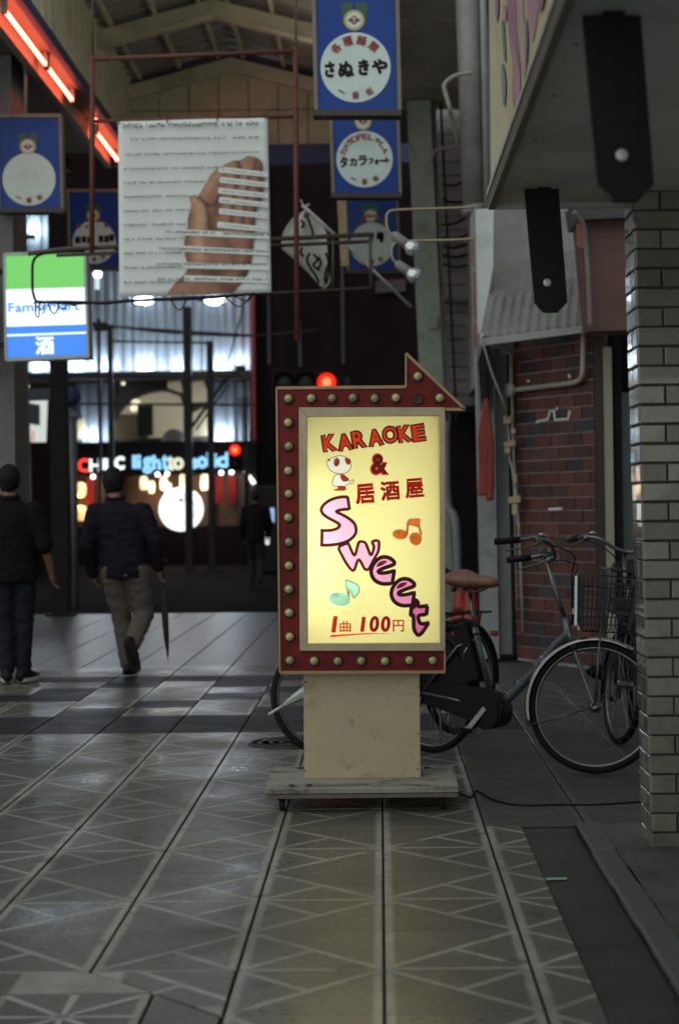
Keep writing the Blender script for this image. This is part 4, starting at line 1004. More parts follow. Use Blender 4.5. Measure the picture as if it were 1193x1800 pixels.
# string of cables round the left end
random.seed(11)
cs = thing('cable_bundle', 'tangled black cable loop hanging from the gantry in front of the green sign', 'cables', W(70, 500, 13.9))
def wob(pts, a): return [W(x+random.uniform(-a, a), y+random.uniform(-a, a), 13.9) for x, y in pts]
MB().tube(smooth_path(wob([(150, 441), (100, 443), (72, 447), (60, 460), (57, 490), (60, 515), (68, 530), (90, 532), (115, 529), (150, 531), (185, 535), (225, 531), (280, 528), (340, 526), (400, 520), (448, 516)], 1.6), 5), .012, 6).build('main_cable', mat('black_cord', (.012, .011, .011), .5), cs)
for (xa, xb, dp) in ((60, 80, 12), (84, 104, 22), (100, 120, 14), (118, 140, 10), (225, 262, 14), (300, 332, 22), (345, 360, 9), (372, 400, 16), (398, 440, 20), (410, 446, 10), (62, 70, 26)):
    y = 530-(xa-60)*.035
    MB().tube(smooth_path(wob([(xa, y), (xa+(xb-xa)*.3, y+dp*.8), (xa+(xb-xa)*.65, y+dp), (xb, y)], 2), 5), .006, 5).build('loose_loop', MATS['black_cord'], cs)
# poster
ph = thing('hand_poster', 'white hanging poster with a raised hand and rows of small print', 'poster', W(340, 520, YG))
def PC(x, y): return (200+x/3.977, 200+y/3.977)
nx_, ny_ = 26, 30; vs = []; fs = []
cor = [(208, 213.5), (470, 206.5), (477, 514.5), (210.5, 522.5)]
def pquad(u, v):
    a = Vector(cor[0]).lerp(Vector(cor[1]), u); b = Vector(cor[3]).lerp(Vector(cor[2]), u); return a.lerp(b, v)
for j in range(ny_+1):
    for i in range(nx_+1):
        u, v = i/nx_, j/ny_; q = pquad(u, v); p_ = W(q.x, q.y, YG)
        p_.y += .014*noise.noise(Vector((u*4, v*1.2, 2)))+.006*sin(u*9)*(1-v)-.012*v*v
        vs.append(p_)
for j in range(ny_):
    for i in range(nx_): fs.append((j*(nx_+1)+i, j*(nx_+1)+i+1, (j+1)*(nx_+1)+i+1, (j+1)*(nx_+1)+i))
sheet = MB().add(vs, fs, 0, True).build('sheet', mat('poster_white', (.74, .76, .73), .55, var=.05, vs=4, bump=.02, dirt=(.60, .62, .60), ds=2, da=.4), ph)
sm_ = sheet.modifiers.new('thick', 'SOLIDIFY'); sm_.thickness = .002; sm_.offset = 1
for x, y in ((210, 217), (294, 214), (382, 211), (467, 208)):
    MB().lathe([(.008, 0), (.008, .004), (.001, .005)], W(x, y, YG-.015), 10, Rb).build('grommet', M_DARKST, ph)
    MB().tube([W(x, y-2, YG-.016), W(x+1, y-9, YG+.04)], .004, 5).build('tie', M_DARKST, ph)
# hand print: one photographic print, its printed tones worked out point by point
hand = [(590, 580), (640, 500), (690, 420), (760, 370), (840, 332), (885, 330), (940, 300), (985, 305), (1035, 340), (1045, 420), (1048, 560), (1010, 640), (990, 720), (985, 830), (975, 930), (965, 1020), (940, 1110), (895, 1180), (830, 1250), (800, 1253), (380, 1268), (375, 1262), (440, 1180), (520, 1090), (505, 1000), (495, 900), (515, 820), (525, 720), (545, 640), (530, 600), (545, 580)]
hp = smooth_path([(x, y, 0) for x, y in hand], 5, True)
def inside(x, y):
    r = False
    for p, q in zip(hp, hp[1:]+hp[:1]):
        if (p.y > y) != (q.y > y) and x < p.x+(q.x-p.x)*(y-p.y)/(q.y-p.y): r = not r
    return r
def dseg(x, y, pl):
    best = 1e9
    for (ax_, ay_), (bx_, by_) in zip(pl, pl[1:]):
        dx_, dy_ = bx_-ax_, by_-ay_; t = max(0, min(1, ((x-ax_)*dx_+(y-ay_)*dy_)/(dx_*dx_+dy_*dy_)))
        best = min(best, math.hypot(x-ax_-dx_*t, y-ay_-dy_*t))
    return best
DARK = [([(590, 580), (650, 640), (668, 720), (670, 830)], 17, .62), ([(655, 645), (700, 640), (740, 585)], 15, .6), ([(700, 820), (690, 740), (735, 640)], 34, .42), ([(735, 640), (745, 470), (800, 400)], 16, .25), ([(868, 340), (882, 380), (862, 480), (838, 620), (822, 780)], 15, .60), ([(1000, 330), (985, 400), (950, 440), (925, 600), (900, 790)], 15, .62), ([(1042, 380), (1030, 560), (990, 680), (980, 860), (960, 1020), (900, 1170)], 40, .70), ([(700, 830), (780, 870), (830, 960), (850, 1060)], 36, .35), ([(520, 1090), (640, 1110), (760, 1100), (900, 1080)], 26, .42), ([(700, 1120), (780, 1200), (830, 1260)], 60, .55), ([(515, 830), (500, 920), (515, 1010)], 26, .32), ([(530, 700), (522, 800)], 16, .35), ([(940, 1100), (860, 1230)], 50, .4)]
LITE = [([(560, 590), (600, 640), (615, 740), (590, 860), (600, 1000)], 42, .75), ([(640, 560), (690, 470), (745, 410)], 30, .42), ([(820, 360), (810, 500), (790, 700)], 26, .22), ([(925, 330), (912, 480), (880, 680)], 24, .30), ([(1000, 350), (985, 500)], 18, .2), ([(560, 1180), (480, 1240)], 50, .12)]
ST = 6; cols = []; vid = {}; vs = []; fs = []
def hv(ix, iy):
    k = (ix, iy)
    if k not in vid:
        x, y = 370+ix*ST, 295+iy*ST; vid[k] = len(vs); p_ = W(*PC(x, y), YG); vs.append(Vector((p_.x, YG-.030, p_.z)))
        g = 1.0
        for pl, s_, w_ in DARK: g *= 1-w_*math.exp(-(dseg(x, y, pl)/s_)**2)
        l_ = sum(w_*math.exp(-(dseg(x, y, pl)/s_)**2) for pl, s_, w_ in LITE)
        g *= 1+.18*noise.noise(Vector((x*.02, y*.02, 1)))+.10*noise.noise(Vector((x*.07, y*.05, 4)))
        cols.append((min(.75, g*(.33+.30*l_)), min(.6, g*g**.15*(.155+.22*l_)), min(.5, g*g**.2*(.09+.13*l_)), 1))
    return vid[k]
for iy in range(165):
    for ix in range(116):
        if inside(370+(ix+.5)*ST, 295+(iy+.5)*ST): fs.append((hv(ix, iy), hv(ix+1, iy), hv(ix+1, iy+1), hv(ix, iy+1)))
skin = bpy.data.materials.new('printed_skin'); skin.use_nodes = True; nt = skin.node_tree; p_ = nt.nodes['Principled BSDF']
at_ = _n(nt, 'ShaderNodeAttribute'); at_.attribute_name = 'print'; nt.links.new(at_.outputs['Color'], p_.inputs['Base Color']); p_.inputs['Roughness'].default_value = .55
ho = MB().add(vs, fs, 0, True).build('hand_print', skin, ph)
ca = ho.data.color_attributes.new('print', 'FLOAT_COLOR', 'POINT')
for k_, cc_ in enumerate(cols): ca.data[k_].color = cc_
def pp(pts, m, lift, name='hand_print', smooth=True, k=4):
    q = [W(*PC(x, y), YG) for x, y in pts]
    if smooth: q = smooth_path(q, k, True)
    return MB().prism([(v.x, v.z) for v in q], YG-.030-lift, YG-.029-lift).build(name, m, ph, fix=True)
MW = mat('poster_white', (.74, .76, .73))
for (y, x0_, dx_) in ((378, 735, 0), (450, 745, 0), (525, 735, 0), (590, 740, 0), (668, 740, 0), (762, 728, 0)):
    pp([(x0_, y+2), (x0_+6, y-4), (1078, y+36), (1078, y+70), (x0_+4, y+38), (x0_-4, y+30)], MW, .005, 'white_strip', False)
for (y, x0_) in ((818, 340), (932, 330), (1048, 330), (1138, 320)):
    pp([(495, y-6), (1085, y+28 if y < 1000 else y+14), (1088, y+62 if y < 1000 else y+50), (495, y+36)], MW, .004, 'white_strip', False)
# rows of small print, too small to read: short ink marks
ink = MB(); random.seed(5)
def row(y, xa, xb, slope, hh, lift=.036):
    x = xa
    while x < xb:
        w = random.uniform(8, 16)
        if random.random() > .10:
            c = W(*PC(x+w/2, y+slope*(x-xa)), YG)
            for q in range(2):
                ink.box(c+Vector((random.uniform(-.006, .006), -lift, random.uniform(-.5, .5)*hh*.5*YG/F/3.977)), (w*.8*YG/F/3.977, .0006, hh*random.uniform(.18, .34)*YG/F/3.977))
            ink.box(c+Vector((0, -lift, 0)), (w*.18*YG/F/3.977, .0006, hh*YG/F/3.977))
        x += w+random.uniform(2, 6)
row(92, 65, 1025, -.02, 42); row(185, 105, 1030, -.015, 22)
for i, y in enumerate((293, 393, 490, 588, 686, 784, 883, 982, 1082, 1185)):
    row(y, 75, (1020, 760, 640, 580, 520, 510, 490, 480, 1080, 1080)[i] if i < 8 else 480, -.02, 20)
for (y, x0_) in ((828, 345), (945, 320), (1055, 305), (1160, 310)): row(y, x0_, 1075, .03 if y < 1000 else .0, 22)
for y in (398, 470, 545, 612, 688, 782): row(y, 760, 1060, .11, 10)
ink.build('small_print', mat('print_ink', (.17, .17, .175), .6), ph)

# patterned cloth on its stick
fl_ = thing('patterned_cloth', 'white patterned cloth flag hanging from a slanted stick by the red pole', 'flag', W(545, 505, 14.6))
def FC(x, y): return (470+x/4.114, 330+y/4.114)
def fp_(pts, Y, m, name, dy=.012):
    q = [W(*FC(x, y), Y) for x, y in pts]; return MB().prism([(v.x, v.z) for v in q], Y, Y+dy).build(name, m, fl_, fix=True)
MCL = mat('cloth_white', (.62, .62, .54), .8, var=.15, vs=6, bump=.15, dirt=(.30, .28, .25), ds=9, da=.5)
random.seed(3)
vs = []; fs = []
prof = [(165, 262, 268), (215, 185, 330), (270, 140, 395), (320, 112, 425), (390, 98, 430), (440, 105, 432), (500, 175, 440), (560, 240, 446), (620, 300, 452), (670, 345, 456), (705, 375, 445), (735, 404, 408)]
for i, (y, xa, xb) in enumerate(prof):
    for k in range(15):
        u = k/14; x = xa+(xb-xa)*u
        p_ = W(*FC(x, y), 14.6); p_.y += .05*sin(u*8+i*.4)*(.3+i/12)+.02*noise.noise(Vector((u*5, i*.6, 1))); vs.append(p_)
for i in range(len(prof)-1):
    for k in range(14): fs.append((i*15+k, i*15+k+1, (i+1)*15+k+1, (i+1)*15+k))
co_ = MB().add(vs, fs, 0, True).build('cloth', MCL, fl_); sm_ = co_.modifiers.new('thick', 'SOLIDIFY'); sm_.thickness = .004
for q in ([(240, 235), (262, 262), (245, 290)], [(290, 215), (320, 300), (330, 345)], [(305, 470), (285, 520), (310, 580), (350, 640), (372, 690)], [(420, 470), (440, 540), (420, 600), (412, 680)], [(330, 480), (360, 520), (330, 560), (380, 600)], [(250, 430), (240, 470), (262, 500)], [(440, 560), (436, 640), (420, 700)], [(365, 500), (385, 545), (360, 590)]):
    MB().tube(smooth_path([W(*FC(x, y), 14.525) for x, y in q]), .012, 5, flat=.1).build('ink_stroke', M_SK, fl_)
MB().tube([W(*FC(250, 125), 14.5), W(*FC(482, 338), 14.5)], .016, 8).build('stick', mat('stick_white', (.55, .55, .52), .5), fl_)
MB().tube([W(*FC(262, 145), 14.5), W(*FC(240, 85), 14.5)], .006, 6).tube([W(*FC(270, 140), 14.5), W(*FC(303, 118), 14.5)], .010, 6).build('hook', MATS['stick_white'], fl_)
MB().ell(W(*FC(282, 195), 14.47), (.028, .028, .028)).build('knob', mat('knob', (.12, .10, .08)), fl_)
# yellowish vertical banner board next to the third blue sign
yb = thing('upright_board', 'narrow cream upright board hanging beside the dim blue sign', 'board', W(604, 468, 18.5))
MB().prism([(W(x, y, 18.5).x, W(x, y, 18.5).z) for x, y in ((592, 350), (608, 350), (613, 467), (599, 468))], 18.5, 18.54).build('board', mat('cream_board', (.40, .31, .15), .6, var=.3, vs=5, dirt=(.55, .52, .44), ds=2, stretch=(1, 1, .5)), yb)

# reflector spotlights on swan-neck arms
M_CHR = mat('bulb_silver', (.60, .62, .64), .18, metal=.7, var=.3, vs=20); M_ARM = mat('brass_arm', (.30, .25, .18), .4, metal=.4)
def spot(path, b0_, b1_, tip, lab, Y=12.0):
    t = thing('spotlight', lab, 'spotlight', W(*path[0], Y), 'reflector spotlights on swan neck arms')
    MB().tube(smooth_path([W(x, y, Y) for x, y in path], 5), .0105, 8).build('arm', M_ARM, t)
    a, b = W(*b0_, Y), W(*b1_, Y); d = (b-a).normalized(); Rr = d.to_track_quat('Z', 'Y').to_matrix()
    MB().lathe([(.016, -.02), (.034, 0), (.036, .11), (.03, .125)], a, 14, Rr).build('holder', mat('holder_grey', (.20, .19, .17), .45, var=.3), t)
    MB().lathe([(.028, 0), (.034, .02), (.055, .055), (.060, .085), (.052, .10), (.03, .112), (.001, .116)], b, 18, Rr).build('reflector_bulb', M_CHR, t)
spot([(832, 364), (790, 366), (700, 369), (682, 374), (679, 388), (682, 405), (690, 414)], (692, 413), (710, 426), None, 'upper silver reflector spotlight on its bent arm')
spot([(832, 420), (790, 422), (712, 424), (694, 428), (688, 440), (690, 455), (698, 464)], (699, 464), (713, 474), None, 'lower silver reflector spotlight on its bent arm')

# ================================================================ GREEN WHITE BLUE STORE SIGN
YFm = 16.0
fmz = thing('store_sign', 'lit green, white and blue convenience store box sign at the left edge', 'sign', W(80, 632, YFm))
q = lambda pts: [(W(x, y, YFm).x, W(x, y, YFm).z) for x, y in pts]
MB().prism(q([(6, 446), (150, 441), (158, 629), (10, 634)]), YFm+.002, YFm+.22).build('box', mat('box_pale', (.42, .44, .42), .5, var=.15), fmz, fix=True)
G1, G2, G3 = glow('lit_green', (.13, .46, .10), .85), glow('lit_white', (.78, .90, .98), .85), glow('lit_blue', (.04, .19, .66), .85)
GB2 = glow('lit_letter_blue', (.07, .24, .66), .9)
def lp(pts, m, name, lift=.004): MB().prism(q(pts), YFm-lift, YFm-lift+.003).build(name, m, fmz, fix=True)
lp([(10.5, 450), (147.5, 445.5), (149, 505), (11, 509)], G1, 'green_band'); lp([(11, 509), (149, 505), (151.5, 570), (12.5, 574.5)], G2, 'white_band')
lp([(12.5, 574.5), (151.5, 570), (152, 583), (13, 588)], G3, 'blue_band'); lp([(13, 588), (152, 583), (152.2, 586.5), (13.1, 591.5)], G2, 'white_line')
lp([(13.1, 591.5), (152.2, 586.5), (153.5, 624), (14, 629)], G3, 'blue_band')
letters('FamilyMart', (78, 541.5), 124, 21, YFm, GB2, fmz, radians(1.4), 0, lift=.006, bold=.7)
letters('酒', (79.5, 607.5), 31, 30, YFm, G2, fmz, radians(1.4), 0, lift=.006, bold=1.3)
fr = MB(); cr4 = [(8, 447), (150, 442), (156, 627), (11.5, 632.5)]
for i in range(4): fr.bar(W(*cr4[i], YFm-.004), W(*cr4[(i+1) % 4], YFm-.004), .022, .028)
fr.build('frame', mat('frame_alu', (.42, .44, .42), .4, metal=.2), fmz)
MB().bb((-4.2, YFm+.08, W(0, 480, YFm).z), (W(10, 480, YFm).x, YFm+.14, W(0, 470, YFm).z)).bb((-4.2, YFm+.08, W(0, 610, YFm).z), (W(10, 480, YFm).x, YFm+.14, W(0, 600, YFm).z)).bb((-4.25, YFm+.08, W(0, 630, YFm).z), (-4.15, 17.1, W(0, 460, YFm).z)).build('wall_bracket', M_DARKST, fmz)
# ================================================================ PEOPLE
M_SKIN = mat('skin', (.20, .105, .075), .55, var=.15, bump=.04); M_HAIR = mat('dark_hair', (.012, .010, .010), .45, var=.3, vs=40, bump=.3, bs=200)
def cap(mb, a, b, ra, rb, n=10, k=5):
    a, b = Vector(a), Vector(b); d = b-a; L = d.length or 1e-6; t = d/L
    pts, rs = [], []
    for i in range(k, 0, -1):
        an = pi/2*i/k; pts.append(a-t*ra*sin(an)); rs.append(max(.001, ra*cos(an)))
    for i in range(5): pts.append(a.lerp(b, i/4)); rs.append(ra+(rb-ra)*i/4)
    for i in range(1, k+1):
        an = pi/2*i/k; pts.append(b+t*rb*sin(an)); rs.append(max(.001, rb*cos(an)))
    mb.tube(pts, rs, n)
def loft(mb, secs, n=20):
    vs = []; fs = []
    for c, rx, ry in secs:
        for k in range(n): vs.append((c[0]+rx*cos(2*pi*k/n), c[1]+ry*sin(2*pi*k/n), c[2]))
    N = len(secs)
    for i in range(N-1):
        for k in range(n): fs.append((i*n+k, i*n+(k+1) % n, (i+1)*n+(k+1) % n, (i+1)*n+k))
    fs.append(list(range(n))[::-1]); fs.append([(N-1)*n+k for k in range(n)])
    mb.add(vs, fs, 0, True)
def hand(mb, w, d, side, thumb):
    """palm, four unequal half-curled fingers and a thumb; w wrist, d hand direction"""
    w = Vector(w); d = Vector(d).normalized(); s = Vector(side).normalized(); n = d.cross(s)
    cap(mb, w, w+d*.05, .022, .026); cap(mb, w+d*.03-s*.018, w+d*.085-s*.024, .016, .013); cap(mb, w+d*.03+s*.018, w+d*.08+s*.022, .016, .013)
    for i, L in enumerate((.062, .072, .068, .052)):
        b = w+d*.085+s*(-.028+.0185*i); m = b+d*L*.5+n*.010; e = m+d*L*.33+n*.028
        cap(mb, b, m, .0092, .0086, 8, 3); cap(mb, m, e, .0086, .0075, 8, 3)
    b = w+d*.025-s*.024*thumb; m = b+d*.03-s*.028*thumb+n*.010; cap(mb, b, m, .012, .0105, 8, 3); cap(mb, m, m+d*.030-s*.004*thumb+n*.008, .0105, .009, 8, 3)
def person(loc, J, lab, top, trou, shoe, cat='person', sole=None, fine=True, group=None):
    mb = MB(); hc = Vector(J['head']); f = Vector((0, 1, 0))
    mb.ell(hc+Vector((0, -.004, .012)), (.074, .095, .108), 18, 12); mb.ell(hc+Vector((0, .03, -.055)), (.056, .062, .06), 14, 8)
    mb.ell(hc+Vector((0, .098, -.02)), (.014, .02, .026), 8, 6); mb.ell(hc+Vector((0, .085, -.062)), (.026, .014, .010), 8, 6)
    for s in (-1, 1):
        mb.ell(hc+Vector((s*.077, -.005, -.012)), (.010, .022, .032), 8, 6); mb.ell(hc+Vector((s*.03, .083, .008)), (.016, .012, .009), 8, 6)
    ne = Vector(J['neck']); cap(mb, hc+Vector((0, -.012, -.04)), ne+Vector((0, 0, -.05)), .052, .060)
    loft(mb, [((ne.x, ne.y, ne.z-.03), .07, .06), ((J['chest'][0], J['chest'][1], ne.z-.10), .155, .095), (J['chest'], .16, .11), (J['waist'], .135, .095), (J['hip'], .155, .105), ((J['hip'][0], J['hip'][1], J['hip'][2]-.1), .12, .09)])
    for s in ('l', 'r'):
        sh, el, wr = J['sh'+s], J['el'+s], J['wr'+s]; cap(mb, sh, el, .050, .040); cap(mb, el, wr, .040, .026)
        hd_ = (Vector(wr)-Vector(el)).normalized(); hand(mb, wr, hd_, (0, 1, 0) if abs(hd_.y) < .8 else (1, 0, 0), -1)
        cap(mb, J['hi'+s], J['kn'+s], .078, .052); cap(mb, J['kn'+s], J['an'+s], .052, .034); cap(mb, J['an'+s], J['to'+s], .036, .03)
    body = fuse(mb, 'person', M_SKIN, .0085 if fine else .014, None, loc, smooth=3 if fine else 2)
    tag(body, lab, cat, group)
    # hair
    hb = MB(); hb.ell(hc+Vector((0, -.016, .022)), (.084, .098, .110), 18, 12); hb.ell(hc+Vector((0, -.045, -.03)), (.066, .056, .062), 14, 8)
    h = fuse(hb, 'hair', J.get('hair', M_HAIR), .009, body, wr=.011, ws=30, smooth=1)
    for v in h.data.vertices:       # keep the face clear
        if v.co.y > hc.y+.045 and v.co.z < hc.z+.055: v.co.y = hc.y+.045
    # jacket: torso and sleeves in one skin
    jb = MB(); c, wa, hp = Vector(J['chest']), Vector(J['waist']), Vector(J['hip']); hem = J['hem']; sw = J.get('wide', 1)
    sl_, sr_ = Vector(J['shl']), Vector(J['shr']); mid = (sl_+sr_)/2; hw = (sr_-sl_).length/2
    loft(jb, [((ne.x, ne.y-.005, ne.z+.015), .068, .066), ((ne.x, ne.y, ne.z-.025), .085, .075), ((mid.x, mid.y, mid.z+.045), hw*.72, .095), ((mid.x, mid.y, mid.z-.01), hw*1.0, .115), ((c.x, c.y, c.z), hw*.98*sw, .135), ((wa.x, wa.y, wa.z), hw*.93*sw, .132), ((hp.x, hp.y, (hp.z+hem)/2+.03), hw*.93*sw, .135), ((hp.x, hp.y, hem), hw*.90*sw, .13)])
    for s in ('l', 'r'):
        sh, el, wr = map(Vector, (J['sh'+s], J['el'+s], J['wr'+s]))
        cap(jb, sh, el, .076, .064); cap(jb, el, el.lerp(wr, .97 if not J.get('short') else .0), .064, .046)
    fuse(jb, 'jacket', top, .012 if fine else .016, body, wr=.012, ws=8, smooth=7, seed=J.get('seed', 0))
    co_ = MB().tube([(ne.x+.070*cos(2*pi*k/20), ne.y-.004+.066*sin(2*pi*k/20), ne.z+.012+.014*sin(2*pi*k/20)) for k in range(20)], .016, 8, True)
    co_.build('collar', top, body, local=True)
    if not J.get('short'):
        for s in ('l', 'r'):
            el, wr = Vector(J['el'+s]), Vector(J['wr'+s]); q0 = el.lerp(wr, .93); MB().tube([q0, el.lerp(wr, 1.0)], [.050, .047], 12).build('cuff', top, body, local=True)
    tb = MB()
    loft(tb, [((hp.x, hp.y, hp.z+.08), .150, .110), ((hp.x, hp.y, hp.z), .172, .125), ((hp.x, hp.y, hp.z-.10), .165, .125)])
    for s in ('l', 'r'):
        hi, kn, an = map(Vector, (J['hi'+s], J['kn'+s], J['an'+s])); wl = J.get('leg', 1)
        cap(tb, hi, kn, .100*wl, .076*wl); cap(tb, kn, kn.lerp(an, .93), .074*wl, .062*wl)
    fuse(tb, 'trousers', trou, .012 if fine else .016, body, wr=.010, ws=8, smooth=6, seed=3)
    for s in ('l', 'r'):
        an, to = Vector(J['an'+s]), Vector(J['to'+s]); d = (to-an); up = Vector(J.get('up'+s, (0, 0, 1))).normalized()
        t = d-up*d.dot(up); t.normalize(); heel = an-t*.055-up*.055; toe = an+t*.185-up*.055
        sb_ = MB(); cap(sb_, heel+up*.035, an+up*.02, .042, .045); cap(sb_, heel+up*.03, toe.lerp(heel, .45)+up*.03, .042, .048); cap(sb_, toe.lerp(heel, .45)+up*.026, toe-t*.04+up*.018, .047, .034)
        so_ = fuse(sb_, 'shoe', shoe, .009, body, smooth=3)
        if sole is not None:
            q = MB(); sd = t.cross(up).normalized()
            pts = [(-.055, .034), (-.04, .042), (.06, .046), (.13, .046), (.18, .026), (.195, 0)]
            pl2 = pts+[(a, -b) for a, b in pts[::-1][1:]]
            lo = [an+t*a+sd*b-up*.066 for a, b in pl2]; hi2 = [p+up*.026 for p in lo]; n = len(lo)
            q.add(lo+hi2, [list(range(n))[::-1], [n+i for i in range(n)]]+[(i, (i+1) % n, n+(i+1) % n, n+i) for i in range(n)])
            q.build('sole', sole, so_, local=True, fix=True)
    return body
M_NAVY = mat('navy_jacket', (.012, .011, .017), .9, var=.25, vs=8, bump=.1); M_TROU = mat('taupe_trousers', (.085, .066, .054), .85, var=.2, vs=8, bump=.12, bs=200)
M_BLKC = mat('black_shirt', (.0075, .0065, .008), .85, var=.25); M_JEAN = mat('dark_jeans', (.014, .014, .021), .8, var=.5, vs=5, bump=.12, bs=240)
M_SHOE = mat('black_shoe', (.012, .010, .010), .45); M_SOLE = mat('white_sole', (.50, .49, .47), .6)
L2 = W(215, 1183, 13.4); L2.z = 0
J2 = dict(head=(-.070, .10, 1.572), neck=(-.045, .03, 1.445), chest=(-.005, .02, 1.22), waist=(.02, -.01, 1.0), hip=(.035, -.02, .90), hem=.80, wide=1.05, leg=1.08, seed=2,
    shl=(-.205, .02, 1.335), ell=(-.275, -.03, 1.06), wrl=(-.235, .06, .84), shr=(.175, .02, 1.345), elr=(.285, -.03, 1.10), wrr=(.300, .05, .885),
    hil=(-.055, -.02, .86), knl=(-.005, .05, .47), anl=(.055, .01, .085), tol=(.070, .20, .05), hir=(.125, -.02, .86), knr=(.175, .03, .50), anr=(.125, -.30, .27), tor=(.165, -.255, .09), upr=(.05, .92, .25),
    hair=mat('greying_hair', (.014, .012, .012), .5, var=.4, vs=40, bump=.3, bs=200))
person(L2, J2, 'man in navy jacket and taupe trousers walking away with a folded umbrella', M_NAVY, M_TROU, M_SHOE, sole=mat('dark_sole', (.022, .018, .018), .7))
um = thing('folded_umbrella', 'dark folded umbrella held point down by the man in taupe trousers', 'umbrella', L2+Vector((.345, .12, .1)))
u0, u1 = L2+Vector((.318, .12, .80)), L2+Vector((.352, .17, .10)); ud = (u1-u0).normalized()
MB().tube([u0+ud*t_ for t_ in (0, .03, .12, .3, .5, .6, .66)], [.010, .020, .030, .029, .022, .012, .005], 10).build('canopy', mat('umbrella_cloth', (.022, .021, .034), .6, var=.3, vs=12), um)
MB().tube([u0, u0-ud*.06, u0-ud*.12], .009, 8).tube(smooth_path([u0-ud*.12, u0-ud*.15+Vector((.02, 0, 0)), u0-ud*.13+Vector((.045, 0, 0))]), .009, 8).build('handle', mat('umbrella_handle', (.06, .03, .02), .4), um)
MB().tube([u0+ud*.66, u0+ud*.71], .004, 6).build('tip', M_DARKST, um)
L1 = W(27, 1192, 12.96); L1.z = 0
J1 = dict(head=(-.035, .03, 1.590), neck=(-.030, .0, 1.455), chest=(-.015, .0, 1.22), waist=(0, 0, 1.0), hip=(.01, 0, .92), hem=.80, wide=1.0, leg=.86, seed=5, short=True,
    shl=(-.215, 0, 1.35), ell=(-.275, -.03, 1.06), wrl=(-.25, .08, .85), shr=(.165, 0, 1.35), elr=(.255, -.05, 1.08), wrr=(.28, .06, .86),
    hil=(-.075, 0, .86), knl=(-.07, .02, .47), anl=(-.055, -.03, .085), tol=(-.11, .15, .05), hir=(.09, 0, .86), knr=(.075, .03, .47), anr=(.070, .0, .085), tor=(.13, .17, .05))
person(L1, J1, 'man in black top and dark jeans with white soled sneakers at the left edge', M_BLKC, M_JEAN, M_SHOE, sole=M_SOLE)
def walker(px_, Y, lab, top, trou, s=1.):
    L = W(px_, 900, Y); L.z = 0
    J = dict(head=(0, .03, 1.57*s), neck=(0, 0, 1.44*s), chest=(0, 0, 1.2*s), waist=(0, 0, .99*s), hip=(0, 0, .90*s), hem=.78*s, wide=1.0, seed=8,
        shl=(-.18, 0, 1.34*s), ell=(-.23, -.05, 1.07*s), wrl=(-.21, .06, .85*s), shr=(.18, 0, 1.34*s), elr=(.24, .03, 1.07*s), wrr=(.20, .16, .88*s),
        hil=(-.08, 0, .85*s), knl=(-.09, .12, .48*s), anl=(-.08, .05, .085), tol=(-.09, .22, .05), hir=(.08, 0, .85*s), knr=(.08, .02, .46*s), anr=(.08, -.18, .12), tor=(.085, -.02, .05))
    return person(L, J, lab, top, trou, M_SHOE, fine=False)
M_NIGHTC = mat('night_clothes', (.006, .005, .0065), .9)
walker(449, 29.0, 'distant pedestrian in dark clothes just left of the lit karaoke sign', M_NIGHTC, mat('grey_trousers', (.016, .016, .018), .8))

